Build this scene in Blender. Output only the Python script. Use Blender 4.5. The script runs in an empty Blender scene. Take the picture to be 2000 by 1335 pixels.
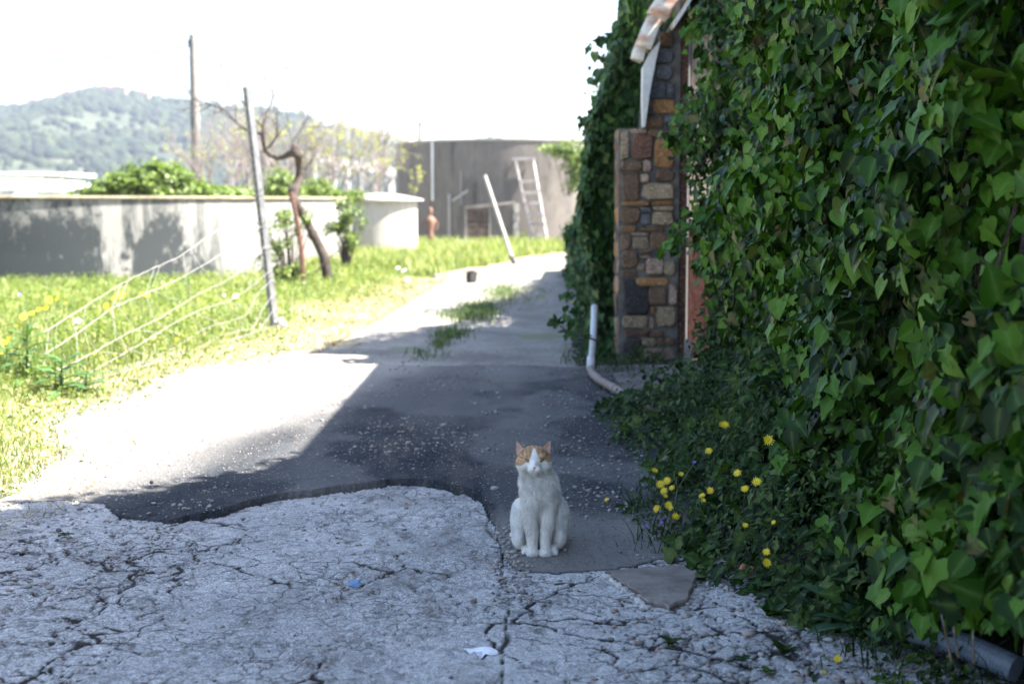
import bpy, bmesh, math, random
import numpy as np
from mathutils import Vector, Matrix
PI = math.pi
random.seed(5)
RNG = np.random.default_rng(11)
sc = bpy.context.scene
C = sc.collection

# ------------------------------------------------------------ camera, world, sun, exposure
CAMZ, F_PX, TANP = 1.30, 2777.8, 0.0963
PITCH = math.atan(TANP)
cd = bpy.data.cameras.new('camera'); cam = bpy.data.objects.new('camera', cd); C.objects.link(cam)
cd.lens = 50; cd.sensor_width = 36; cd.clip_start = 0.05; cd.clip_end = 4000
cam.location = (0, 0, CAMZ); cam.rotation_euler = (PI / 2 - PITCH, 0, 0)
cd.dof.use_dof = True; cd.dof.focus_distance = 5.30; cd.dof.aperture_fstop = 2.8
sc.camera = cam
SUN_EL = math.radians(50); SUN_AZ = math.radians(98)       # azimuth clockwise from +Y
w = bpy.data.worlds.new('World'); sc.world = w; w.use_nodes = True
nt = w.node_tree; nt.nodes.clear()
sk = nt.nodes.new('ShaderNodeTexSky'); sk.sky_type = 'NISHITA'; sk.sun_disc = False
sk.sun_elevation = SUN_EL; sk.sun_rotation = SUN_AZ; sk.air_density = 1.0; sk.dust_density = 1.5; sk.ozone_density = 1.0
bg = nt.nodes.new('ShaderNodeBackground'); bg.inputs['Strength'].default_value = 0.070
wo = nt.nodes.new('ShaderNodeOutputWorld')
nt.links.new(sk.outputs[0], bg.inputs[0]); nt.links.new(bg.outputs[0], wo.inputs[0])
sd = bpy.data.lights.new('sun', 'SUN'); sd.energy = 4.0; sd.angle = math.radians(0.53); sd.color = (1, .95, .87)
sun = bpy.data.objects.new('sun', sd); C.objects.link(sun)
sdir = Vector((math.sin(SUN_AZ) * math.cos(SUN_EL), math.cos(SUN_AZ) * math.cos(SUN_EL), math.sin(SUN_EL)))
sun.rotation_euler = sdir.to_track_quat('Z', 'Y').to_euler(); sun.location = (20, -5, 25)
vs = sc.view_settings
sc.display_settings.display_device = 'sRGB'
vs.view_transform = 'Standard'; vs.look = 'None'; vs.gamma = 1; vs.use_curve_mapping = False
vs.exposure = 2.8
sc.cycles.max_bounces = 6; sc.cycles.transparent_max_bounces = 4
sc.cycles.volume_bounces = 0; sc.cycles.use_denoising = True

# ------------------------------------------------------------ helpers
def P(px, py, d):
    """point at distance d (world Y) that the photograph shows at px,py"""
    a = (px - 1000) / F_PX; b = (667.5 - py) / F_PX
    dy = math.cos(PITCH) + b * math.sin(PITCH); dz = -math.sin(PITCH) + b * math.cos(PITCH)
    return Vector((a * d / dy, d, CAMZ + dz * d / dy))
def G(px, py, z=0.0):
    a = (px - 1000) / F_PX; b = (667.5 - py) / F_PX
    dy = math.cos(PITCH) + b * math.sin(PITCH); dz = -math.sin(PITCH) + b * math.cos(PITCH)
    t = (z - CAMZ) / dz
    return Vector((a * t, dy * t, z))

def hash2(ix, iy, seed=0):
    n = (ix.astype(np.int64) * 374761393 + iy.astype(np.int64) * 668265263 + seed * 974711) & 0x7fffffff
    n = ((n ^ (n >> 13)) * 1274126177) & 0x7fffffff
    n = n ^ (n >> 16)
    return (n & 0xffff) / 65535.0
def vnoise(x, y, seed=0):
    x = np.asarray(x, float); y = np.asarray(y, float)
    ix, iy = np.floor(x), np.floor(y); fx, fy = x - ix, y - iy
    fx = fx * fx * (3 - 2 * fx); fy = fy * fy * (3 - 2 * fy)
    a = hash2(ix, iy, seed); b = hash2(ix + 1, iy, seed); c = hash2(ix, iy + 1, seed); d = hash2(ix + 1, iy + 1, seed)
    return (a * (1 - fx) + b * fx) * (1 - fy) + (c * (1 - fx) + d * fx) * fy
def fbm(x, y, seed=0, oct=4):
    s = 0; a = .5; t = 0
    for k in range(oct):
        s = s + a * vnoise(np.asarray(x) * 2 ** k, np.asarray(y) * 2 ** k, seed + k * 7); t += a; a *= .5
    return s / t
def worley(x, y, seed=0, sz=1.0):
    x = np.asarray(x) / sz; y = np.asarray(y) / sz
    ix, iy = np.floor(x), np.floor(y)
    f1 = np.full(x.shape, 9.); f2 = np.full(x.shape, 9.)
    for dx in (-1, 0, 1):
        for dy in (-1, 0, 1):
            cx = ix + dx; cy = iy + dy
            qx = cx + hash2(cx, cy, seed); qy = cy + hash2(cx, cy, seed + 31)
            d = np.hypot(qx - x, qy - y)
            m = d < f1
            f2 = np.where(m, f1, np.minimum(f2, d)); f1 = np.where(m, d, f1)
    return (f2 - f1) * sz
def sstep(a, b, x):
    t = np.clip((x - a) / (b - a), 0, 1); return t * t * (3 - 2 * t)

def tag(o, label=None, cat=None, group=None, kind=None):
    if label: o['label'] = label
    if cat: o['category'] = cat
    if group: o['group'] = group
    if kind: o['kind'] = kind
    return o
def empty(name, loc, label, cat, group=None):
    o = bpy.data.objects.new(name, None); C.objects.link(o); o.location = loc; o.empty_display_size = .1
    return tag(o, label, cat, group)
def link(name, me, mats=None, parent=None, loc=None):
    """me has world coordinates unless loc is given; under a parent it is moved into its frame"""
    o = bpy.data.objects.new(name, me); C.objects.link(o)
    for m in (mats if isinstance(mats, (list, tuple)) else [mats] if mats else []):
        if m.name not in [q.name for q in me.materials if q]: me.materials.append(m)
    if loc is not None: o.location = loc
    if parent is not None:
        o.parent = parent
        pl = parent.location.copy()
        if parent.parent is not None: pl = pl + parent.parent.location
        if loc is None: o.location = -pl
        else: o.location = Vector(loc) - pl
    return o

def npmesh(name, V, Fc, attrs=None, smooth=False, uv=None):
    """V (n,3), Fc (m,k) with k 3 or 4; attrs: dict name->(n,) or (n,3)"""
    me = bpy.data.meshes.new(name); V = np.asarray(V, np.float32); Fc = np.asarray(Fc, np.int32)
    n, m, k = len(V), len(Fc), Fc.shape[1]
    me.vertices.add(n); me.vertices.foreach_set('co', V.ravel())
    me.loops.add(m * k); me.loops.foreach_set('vertex_index', Fc.ravel())
    me.polygons.add(m); me.polygons.foreach_set('loop_start', np.arange(m, dtype=np.int32) * k)
    me.polygons.foreach_set('loop_total', np.full(m, k, np.int32))
    if smooth: me.polygons.foreach_set('use_smooth', np.ones(m, bool))
    me.update(calc_edges=True)
    for an, av in (attrs or {}).items():
        av = np.asarray(av, np.float32)
        if av.ndim == 1:
            a = me.attributes.new(an, 'FLOAT', 'POINT'); a.data.foreach_set('value', av)
        else:
            a = me.attributes.new(an, 'FLOAT_COLOR', 'POINT')
            a.data.foreach_set('color', np.concatenate([av, np.ones((len(av), 1), np.float32)], 1).ravel())
    return me

class MB:
    def __init__(s): s.v = []; s.f = []
    def box(s, c, size, rot=None, jit=0):
        c = Vector(c); b = len(s.v); hx, hy, hz = [q / 2 for q in size]
        R = rot if rot is not None else Matrix.Identity(3)
        for x in (-hx, hx):
            for y in (-hy, hy):
                for z in (-hz, hz):
                    p = Vector((x, y, z)) + Vector([random.uniform(-jit, jit) for _ in range(3)])
                    s.v.append(tuple(c + R @ p))
        for f in ((0, 1, 3, 2), (4, 6, 7, 5), (0, 4, 5, 1), (2, 3, 7, 6), (0, 2, 6, 4), (1, 5, 7, 3)):
            s.f.append(tuple(b + i for i in f))
        return s
    def tube(s, pts, radii, n=8, cap=True):
        pts = [Vector(p) for p in pts]
        if not hasattr(radii, '__len__'): radii = [radii] * len(pts)
        b = len(s.v); up = None
        for i, p in enumerate(pts):
            t = (pts[min(i + 1, len(pts) - 1)] - pts[max(i - 1, 0)])
            if t.length < 1e-9: t = Vector((0, 0, 1))
            t.normalize()
            if up is None:
                up = Vector((0, 0, 1)) if abs(t.z) < .9 else Vector((1, 0, 0))
            a = (up - t * up.dot(t)); a.normalize(); up = a; c = t.cross(a)
            for k in range(n):
                th = 2 * PI * k / n
                s.v.append(tuple(p + (a * math.cos(th) + c * math.sin(th)) * radii[i]))
        for i in range(len(pts) - 1):
            for k in range(n):
                k2 = (k + 1) % n
                s.f.append((b + i * n + k, b + i * n + k2, b + (i + 1) * n + k2, b + (i + 1) * n + k))
        if cap and n > 2:
            s.f.append(tuple(b + k for k in range(n))[::-1])
            e = b + (len(pts) - 1) * n
            s.f.append(tuple(e + k for k in range(n)))
        return s
    def lathe(s, c, prof, n=32, a0=0, a1=2 * PI):
        c = Vector(c); b = len(s.v); full = abs(a1 - a0 - 2 * PI) < 1e-6; m = n if full else n + 1
        for (r, z) in prof:
            for k in range(m):
                th = a0 + (a1 - a0) * k / n
                s.v.append(tuple(c + Vector((r * math.cos(th), r * math.sin(th), z))))
        for i in range(len(prof) - 1):
            for k in range(n):
                k2 = (k + 1) % m
                s.f.append((b + i * m + k, b + i * m + k2, b + (i + 1) * m + k2, b + (i + 1) * m + k))
        return s
    def ell(s, c, r, n=12, m=8, rot=None, jit=0):
        c = Vector(c); b = len(s.v); R = rot if rot is not None else Matrix.Identity(3)
        s.v.append(tuple(c + R @ Vector((0, 0, r[2]))))
        for i in range(1, m):
            ph = PI * i / m
            for k in range(n):
                th = 2 * PI * k / n; q = 1 + random.uniform(-jit, jit)
                s.v.append(tuple(c + R @ Vector((r[0] * math.sin(ph) * math.cos(th) * q, r[1] * math.sin(ph) * math.sin(th) * q, r[2] * math.cos(ph) * q))))
        s.v.append(tuple(c + R @ Vector((0, 0, -r[2])))); e = len(s.v) - 1
        for k in range(n):
            k2 = (k + 1) % n
            s.f.append((b, b + 1 + k, b + 1 + k2))
            s.f.append((e, b + 1 + (m - 2) * n + k2, b + 1 + (m - 2) * n + k))
            for i in range(m - 2):
                s.f.append((b + 1 + i * n + k, b + 1 + (i + 1) * n + k, b + 1 + (i + 1) * n + k2, b + 1 + i * n + k2))
        return s
    def prism(s, poly, axis_from, axis_to):
        """poly: list of Vector offsets; extruded between two vectors"""
        b = len(s.v); n = len(poly)
        for off in (axis_from, axis_to):
            for p in poly: s.v.append(tuple(Vector(p) + Vector(off)))
        s.f.append(tuple(b + i for i in range(n))[::-1]); s.f.append(tuple(b + n + i for i in range(n)))
        for i in range(n):
            j = (i + 1) % n; s.f.append((b + i, b + j, b + n + j, b + n + i))
        return s
    def build(s, name, mat, parent=None, smooth=False, bevel=0, loc=None):
        me = bpy.data.meshes.new(name); me.from_pydata(s.v, [], s.f); me.update()
        bm = bmesh.new(); bm.from_mesh(me)
        if bevel: bmesh.ops.bevel(bm, geom=list(bm.edges), offset=bevel, segments=1, affect='EDGES')
        bmesh.ops.recalc_face_normals(bm, faces=bm.faces); bm.to_mesh(me); bm.free()
        if smooth:
            me.polygons.foreach_set('use_smooth', [True] * len(me.polygons))
        return link(name, me, mat, parent, loc)

# ------------------------------------------------------------ materials
def newmat(name):
    m = bpy.data.materials.new(name); m.use_nodes = True; t = m.node_tree
    return m, t, t.nodes['Principled BSDF'], t.nodes['Material Output']
def nd(t, typ, **kw):
    n = t.nodes.new('ShaderNode' + typ)
    for k, v in kw.items(): setattr(n, k, v)
    return n
def setin(n, **kw):
    for k, v in kw.items(): n.inputs[k.replace('_', ' ')].default_value = v
    return n
def ramp(t, fac, stops, interp='LINEAR'):
    r = nd(t, 'ValToRGB'); cr = r.color_ramp; cr.interpolation = interp
    while len(cr.elements) < len(stops): cr.elements.new(.5)
    for e, (p, c) in zip(cr.elements, stops): e.position = p; e.color = (*c, 1) if len(c) == 3 else c
    t.links.new(fac, r.inputs[0]); return r.outputs[0]
def coords(t, scale=(1, 1, 1), kind='Object'):
    c = nd(t, 'TexCoord'); m = nd(t, 'Mapping'); m.inputs['Scale'].default_value = scale
    t.links.new(c.outputs[kind], m.inputs[0]); return m.outputs[0]
def noise(t, vec, scale, detail=5, rough=.6):
    n = nd(t, 'TexNoise'); n.inputs['Scale'].default_value = scale; n.inputs['Detail'].default_value = detail
    n.inputs['Roughness'].default_value = rough
    if vec is not None: t.links.new(vec, n.inputs['Vector'])
    return n.outputs[0]
def mixc(t, fac, a, b, mode='MIX'):
    m = nd(t, 'Mix', data_type='RGBA', blend_type=mode)
    for sock, v in ((m.inputs[0], fac), (m.inputs[6], a), (m.inputs[7], b)):
        if isinstance(v, (int, float)): sock.default_value = v
        elif isinstance(v, tuple): sock.default_value = (*v, 1)
        else: t.links.new(v, sock)
    return m.outputs[2]
def math_(t, op, a, b=None, clamp=False):
    m = nd(t, 'Math', operation=op, use_clamp=clamp)
    for i, v in enumerate((a, b)):
        if v is None: continue
        if isinstance(v, (int, float)): m.inputs[i].default_value = v
        else: t.links.new(v, m.inputs[i])
    return m.outputs[0]
def attr(t, name):
    a = nd(t, 'Attribute'); a.attribute_name = name; return a
def bump(t, h, strength, dist, bsdf):
    b = nd(t, 'Bump'); b.inputs['Strength'].default_value = strength; b.inputs['Distance'].default_value = dist
    t.links.new(h, b.inputs['Height']); t.links.new(b.outputs[0], bsdf.inputs['Normal'])
def M(name, c1, c2, scale=6, rough=.8, bmp=.4, bdist=.01, c3=None, sc3=(1, 1, 1), metal=0, stops=(.35, .65), objrand=0):
    m, t, b, o = newmat(name); v = coords(t, sc3)
    n1 = noise(t, v, scale); col = ramp(t, n1, [(stops[0], c1), (stops[1], c2)])
    n2 = noise(t, v, scale * 6, 4)
    if c3:
        col = mixc(t, ramp(t, n2, [(.52, (0, 0, 0)), (.62, (1, 1, 1))]), col, c3)
    col = mixc(t, .35, col, ramp(t, n2, [(.2, (.45,) * 3), (.8, (1.3,) * 3)]), 'MULTIPLY')
    if objrand:
        oi = nd(t, 'ObjectInfo'); rr = math_(t, 'MULTIPLY_ADD', oi.outputs['Random'], objrand); rr.node.inputs[2].default_value = 1 - objrand / 2
        cc = nd(t, 'CombineXYZ'); [t.links.new(rr, cc.inputs[i]) for i in range(3)]
        col = mixc(t, 1.0, col, cc.outputs[0], 'MULTIPLY')
    t.links.new(col, b.inputs['Base Color']); b.inputs['Roughness'].default_value = rough; b.inputs['Metallic'].default_value = metal
    if bmp: bump(t, n2, bmp, bdist, b)
    return m
def leafmat(name, stops, rough=.45, trans=.25, rib=(.16, .26, .07), ribk=.35, spec=.5):
    m, t, b, o = newmat(name)
    oi = nd(t, 'ObjectInfo'); val = math_(t, 'FRACT', math_(t, 'ADD', attr(t, 'rnd').outputs['Fac'], oi.outputs['Random']))
    col = ramp(t, val, stops)
    v = coords(t); n = noise(t, v, 45, 3)
    col = mixc(t, .5, col, ramp(t, n, [(.25, (.55,) * 3), (.75, (1.35,) * 3)]), 'MULTIPLY')
    rb = attr(t, 'rib').outputs['Fac']
    col = mixc(t, math_(t, 'MULTIPLY', math_(t, 'POWER', rb, 5), ribk), col, rib)
    t.links.new(col, b.inputs['Base Color']); b.inputs['Roughness'].default_value = rough
    b.inputs['Specular IOR Level'].default_value = spec
    bump(t, n, .3, .004, b)
    if trans:
        tr = nd(t, 'BsdfTranslucent'); mx = nd(t, 'MixShader'); mx.inputs[0].default_value = trans
        tc = mixc(t, 1.0, col, (1.5, 1.7, .6), 'MULTIPLY'); t.links.new(tc, tr.inputs[0])
        t.links.new(b.outputs[0], mx.inputs[1]); t.links.new(tr.outputs[0], mx.inputs[2]); t.links.new(mx.outputs[0], o.inputs[0])
    return m

IVY = leafmat('ivy_leaf', [(0, (.004, .014, .002)), (.25, (.010, .036, .003)), (.5, (.026, .082, .004)), (.8, (.052, .135, .008)), (.95, (.095, .18, .02)), (.975, (.10, .15, .03)), (1, (.13, .085, .045))], rough=.5, trans=.14, spec=.16)
IVYF = leafmat('ivy_far_leaf', [(0, (.010, .034, .008)), (.5, (.026, .072, .014)), (.9, (.06, .12, .03)), (1, (.14, .16, .05))], rough=.5, trans=.15, spec=.25)
WEED = leafmat('weed_leaf', [(0, (.004, .014, .002)), (.5, (.010, .031, .003)), (.85, (.028, .062, .007)), (1, (.08, .11, .035))], rough=.6, trans=.12, spec=.15)
GRASS = leafmat('grass_blade', [(0, (.07, .115, .02)), (.4, (.14, .195, .035)), (.75, (.22, .26, .065)), (1, (.38, .34, .18))], rough=.6, trans=.35, ribk=0)
BUSH = leafmat('bush_leaf', [(0, (.05, .085, .010)), (.6, (.12, .18, .022)), (1, (.21, .26, .05))], rough=.45, trans=.3)
BUD = leafmat('bud_leaf', [(0, (.33, .36, .04)), (1, (.5, .5, .09))], rough=.6, trans=.4, ribk=0)
DRY = leafmat('dry_leaf', [(0, (.16, .11, .06)), (1, (.3, .24, .14))], rough=.7, trans=.1, ribk=0)
STEM = M('green_stem', (.05, .08, .02), (.09, .12, .04), 20, .6, 0)
BARK = M('bark', (.035, .025, .02), (.10, .075, .06), 14, .9, .8, .02)
PALEBARK = M('pale_twig', (.15, .125, .12), (.26, .225, .215), 8, .9, .3)
YEL = M('yellow_petal', (.72, .52, .012), (.85, .66, .02), 30, .5, 0)
PUR = M('purple_petal', (.22, .12, .5), (.3, .18, .6), 30, .6, 0)
WHITEP = M('white_petal', (.7, .7, .62), (.8, .8, .72), 30, .6, 0)
MORTAR = M('mortar', (.085, .078, .072), (.20, .185, .165), 9, .95, .8, .015)
RUST = M('rusty_iron', (.05, .018, .012), (.13, .05, .028), 7, .75, .4, .004, c3=(.22, .13, .09))
RUSTWHITE = M('rust_stained_white_sheet', (.55, .52, .48), (.36, .17, .10), 2.6, .6, .3, .004, sc3=(1, 1, 2.5), stops=(.46, .62))
WHITEMETAL = M('white_painted_metal', (.55, .56, .56), (.68, .68, .67), 4, .5, .2, .002)
GALV = M('galvanised_steel', (.12, .125, .13), (.20, .20, .20), 12, .55, .2, .002, metal=.2)
DOORM = M('red_brown_door_paint', (.065, .018, .013), (.12, .034, .024), 5, .6, .3, .004, c3=(.17, .075, .055), sc3=(5, 5, .7))
DOORPALE = M('weathered_pale_door_paint', (.50, .42, .37), (.38, .27, .21), 5, .7, .3, .004, c3=(.62, .52, .46), sc3=(4, 4, .8))
PLASTIC = M('white_pipe', (.6, .62, .64), (.45, .47, .48), 4, .4, .1)
CLAY = M('brown_pipe', (.17, .12, .11), (.24, .18, .16), 6, .7, .3)
GREYPIPE = M('blue_grey_pipe', (.12, .155, .22), (.2, .24, .31), 5, .5, .1)
OLDWOOD = M('grey_weathered_wood', (.18, .15, .13), (.30, .26, .235), 5, .85, .4, .004, sc3=(1, 1, .3))
DARKWOOD = M('brown_weathered_wood', (.07, .045, .035), (.2, .14, .11), 6, .9, .4, .004, sc3=(1, 1, 1), objrand=.6)
POLEWOOD = M('pole_concrete', (.13, .12, .11), (.2, .19, .175), 5, .9, .3)
BLACKM = M('black_rubber', (.02, .02, .022), (.05, .05, .05), 8, .7, .2)
TERRA = M('terracotta', (.36, .13, .07), (.48, .2, .12), 12, .8, .3)
ROOFW = M('white_roof', (.66, .65, .64), (.78, .77, .76), .4, .6, 0)
WALLW = M('far_wall', (.5, .46, .44), (.62, .58, .56), .5, .8, 0)
PINKW = M('pink_house_wall', (.5, .34, .28), (.58, .42, .36), .3, .8, 0)
REDROOF = M('tile_roof', (.36, .16, .1), (.45, .22, .15), .6, .8, 0)
GLASSD = M('dark_window', (.03, .035, .04), (.05, .055, .06), 2, .2, 0)

# ------------------------------------------------------------ leaf templates and batches
def tmpl(right, ribs, fold=.22, curl=.22):
    """right: outline points x>0 from base to just before the tip; ribs: midline points from base to tip"""
    pts = [(0, y) for y in ribs]; nr = len(pts)
    for (x, y) in right: pts.append((x, y))
    for (x, y) in right: pts.append((-x, y))
    n = len(right); V = []
    for (x, y) in pts: V.append((x, y, abs(x) * fold - curl * max(y, 0) ** 2))
    T = []
    for sgn, off in ((1, nr), (-1, nr + n)):
        ring = [off + i for i in range(n)]
        j = 0
        for i in range(n - 1):
            ymid = (right[i][1] + right[i + 1][1]) / 2
            while j < nr - 2 and ribs[j + 1] < ymid - .02:
                T.append((j, ring[i], j + 1) if sgn > 0 else (j, j + 1, ring[i])); j += 1
            T.append((j, ring[i], ring[i + 1]) if sgn > 0 else (j, ring[i + 1], ring[i]))
        while j < nr - 1:
            T.append((j, ring[-1], j + 1) if sgn > 0 else (j, j + 1, ring[-1])); j += 1
    rib = np.array([1.0] * nr + [0.0] * (2 * n))
    return np.array(V, float), np.array(T, int), rib
T_HEART = tmpl([(.20, -.14), (.40, -.04), (.47, .16), (.42, .42), (.25, .70), (.10, .88)], [0, .35, .7, 1.0])
T_IVY = tmpl([(.16, -.12), (.40, -.18), (.36, .02), (.56, .22), (.54, .32), (.30, .44), (.22, .62), (.08, .86)], [0, .35, .65, 1.0])
T_IVY2 = tmpl([(.18, -.12), (.36, -.10), (.36, .08), (.50, .26), (.42, .36), (.27, .50), (.12, .78)], [0, .4, .7, .95])
T_OVATE = tmpl([(.16, -.07), (.34, .02), (.42, .22), (.37, .46), (.22, .68), (.08, .84)], [0, .35, .7, .92], .16, .12)
T_OVAL = tmpl([(.14, .1), (.26, .35), (.24, .65), (.10, .9)], [0, .5, 1.0], .3, .3)
T_TINY = tmpl([(.3, .5)], [0, 1.0], .3, .3)
T_LONG = tmpl([(.05, .05), (.10, .2), (.06, .28), (.15, .42), (.10, .5), (.17, .66), (.13, .84), (.05, .96)], [0, .3, .6, .8, 1.0], .35, .45)
def frames(nrm, tip, n):
    nrm = nrm / np.linalg.norm(nrm, axis=1, keepdims=True)
    tip = tip - nrm * np.sum(tip * nrm, 1, keepdims=True)
    tip = tip / (np.linalg.norm(tip, axis=1, keepdims=True) + 1e-9)
    x = np.cross(tip, nrm)
    return np.stack([x, tip, nrm], axis=2)          # columns
def batch(template, pos, Fr, s):
    V, T, rib = template; n = len(pos)
    L = V[None, :, :] * s[:, None, None]
    W = np.einsum('nij,nkj->nki', Fr, L) + pos[:, None, :]
    Tt = (T[None] + (np.arange(n) * len(V))[:, None, None]).reshape(-1, 3)
    return W.reshape(-1, 3), Tt, np.tile(rib, n)
def leaves_mesh(name, sets):
    """sets: list of (template, pos, frames, scale, rnd)"""
    VV, TT, RR, RB = [], [], [], []; off = 0
    for (tp, pos, Fr, s, rnd) in sets:
        if len(pos) == 0: continue
        V, T, rb = batch(tp, pos, Fr, s)
        VV.append(V); TT.append(T + off); RB.append(rb); RR.append(np.repeat(rnd, len(tp[0]))); off += len(V)
    return npmesh(name, np.concatenate(VV), np.concatenate(TT), {'rnd': np.concatenate(RR) * .999, 'rib': np.concatenate(RB)})
def rnd3(n, s=1.0): return RNG.normal(0, s, (n, 3))
_leafmeshes = {}
def leaf_obj(tp, key, mat, pos, Fr, s, parent, k):
    ck = (key, mat.name)
    if ck not in _leafmeshes:
        V, T, rb = tp
        _leafmeshes[ck] = npmesh('leaf', V, T, {'rnd': np.zeros(len(V)), 'rib': rb}, smooth=True); _leafmeshes[ck].materials.append(mat)
    o = bpy.data.objects.new('leaf', _leafmeshes[ck]); C.objects.link(o); o.parent = parent
    Mx = Matrix([list(Fr[i]) + [0] for i in range(3)] + [[0, 0, 0, 1]])
    Mx.translation = Vector(pos) - parent.location
    o.matrix_basis = Mx @ Matrix.Scale(s, 4)
    return o
def clump(c, r, n, size, tmplt=T_OVAL, up=.5, shell=.55, seed=0, lumps=.25):
    """leaves through an ellipsoid, thicker toward its outside"""
    u = RNG.normal(0, 1, (n, 3)); u /= np.linalg.norm(u, axis=1, keepdims=True)
    rad = shell + (1 - shell) * RNG.random(n) ** .6
    lump = 1 + lumps * 1.5 * (fbm(u[:, 0] * 3.5 + 9 + u[:, 2] * 2, u[:, 1] * 3.5 + 5 - u[:, 2] * 2, seed, 3) - .5) * 2
    pos = u * rad[:, None] * lump[:, None] * np.array(r)
    hole = fbm(pos[:, 0] * 4.5 + seed, pos[:, 2] * 4.5 + pos[:, 1] * 3, seed + 3, 3) < .43 + .12 * (rad > .8)
    ok = ~hole | (RNG.random(n) < .2); pos, u = pos[ok], u[ok]; n = len(pos); pos = pos + np.array(c)
    nrm = u + np.array([0, 0, up]) + rnd3(n, .5)
    tip = rnd3(n, .7) + np.array([0, 0, -.4])
    return (tmplt, pos, frames(nrm, tip, n), size * RNG.uniform(.6, 1.25, n), RNG.random(n))

# ------------------------------------------------------------ ground sheet
GROUNDM = M('dry_soil', (.24, .20, .15), (.34, .29, .22), 3, .95, .5, .02, c3=(.42, .38, .31))
FIELD = M('field_ground', (.16, .17, .08), (.27, .26, .15), .05, .95, 0)
MB().box((0, 350, -.55), (1500, 1000, 1.0)).build('ground', FIELD)['kind'] = 'structure'

# edge of the left verge (x of its right-hand limit by y)
VY = np.array([2.0, 5.6, 6.0, 7.4, 8.6, 9.3, 11.5, 12.5, 16.4, 25.8, 30, 36, 40, 44, 60])
VX = np.array([-2.4, -2.3, -2.16, -2.2, -2.6, -2.5, -2.4, -1.98, -1.77, -1.4, -.75, .13, 1.6, 4.5, 10])
def verge_x(y): return np.interp(y, VY, VX)

# ------------------------------------------------------------ road surfaces: one height field cut into concrete, asphalt and dirt
lip_px = [(-300, 990), (0, 985), (120, 976), (205, 985), (235, 1008), (330, 1023), (420, 1012), (480, 992), (560, 974), (680, 959), (760, 947), (830, 949), (900, 962), (940, 980), (965, 1030), (985, 1085), (1010, 1112), (1090, 1122), (1180, 1112), (1260, 1100), (1330, 1082), (1420, 1070)]
lip_g = [G(*q) for q in lip_px]; LX = np.array([q.x for q in lip_g]); LY = np.array([q.y for q in lip_g])
gx = np.arange(-3.3, 1.75, .0085)
gy = [2.9]
while gy[-1] < 13.0: gy.append(gy[-1] + max(.008, .0025 * gy[-1] * gy[-1] / 7))
gy = np.array(gy)
X, Y = np.meshgrid(gx, gy)
wx = X + .05 * (fbm(X * 3, Y * 3, 3) - .5); wy = Y + .05 * (fbm(X * 3 + 7, Y * 3, 4) - .5)
yb = np.interp(wx, LX, LY) + .05 * (fbm(X * 9, Y * 4, 5) - .5) + .045 * (fbm(X * 30, Y * 18, 6, 3) - .5)
lipH = .024 * sstep(-1.55, -1.25, X) * (1 - sstep(-.2, .0, X) * sstep(.7, .05, Y - yb)) + .004
asph = (Y > yb)
dist_b = Y - yb
# cracks
wX = X + .34 * (fbm(X * 2.6, Y * 2.6, 12, 6) - .5); wY = Y + .34 * (fbm(X * 2.6 + 3, Y * 2.6, 13, 6) - .5)
big = worley(wX, wY, 5, .62); mid = worley(wX, wY, 8, .27); sml = worley(wX * 1.0, wY, 2, .11)
region = np.clip(sstep(.0, .5, X) + sstep(-.85, -1.3, X) * sstep(6.2, 5.2, Y) , 0, 1)
edgez = sstep(.35, 0, np.abs(dist_b)) * .6
mk = fbm(X * 1.6, Y * 1.6, 22, 3)
def crk(d, wd): return np.clip(1 - d / wd, 0, 1)
cw = .003 + .013 * sstep(.3, .8, fbm(X * 5, Y * 5, 30, 4))
ctr = sstep(-1.15, -.75, X) * sstep(.12, -.15, X)
crack = crk(big, cw) * sstep(.38, .52, mk + .25 * region - .12 * ctr)
crack = np.maximum(crack, crk(mid, cw * .85) * sstep(.44, .60, mk * .8 + .34 * region + .1 * edgez - .14 * ctr))
crack = np.maximum(crack, .8 * crk(sml, .010) * sstep(.56, .74, mk * .6 + .42 * region + .2 * edgez) * sstep(.35, .55, fbm(X * 7, Y * 7, 33, 3)))
# the long joint that runs away from the camera left of the cat
jx = np.interp(Y, [3, 3.75, 4.2, 4.9, 5.4, 6.0, 6.4], [-.05, -.03, -.028, -.03, -.06, -.12, -.1]) + .10 * (fbm(Y * 3, Y * 0, 40, 5) - .5)
joint = crk(np.abs(X - jx), .004 + .016 * vnoise(Y * 7, Y * 0, 41) ** 1.5) * (Y < 6.2) * (.45 + .55 * vnoise(Y * 2.3, Y * 0, 42))
crack = np.maximum(crack, joint)
crack = np.where(asph, 0, crack)
# surface relief
pit = fbm(X * 24, Y * 24, 50, 3); pitc = fbm(X * 2.2, Y * 1.2, 51, 3)
worn = (.30 + .7 * sstep(-1.0, -.5, X) * (1 - sstep(-.22, -.02, X))) * 1.0
Zc = .010 * (fbm(X * 2, Y * 2, 60) - .5) + .006 * (fbm(X * 12, Y * 12, 61, 3) - .5) - .010 * crack - .010 * sstep(.60, .74, pit * (.82 + .25 * worn + .1 * region))
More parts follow.
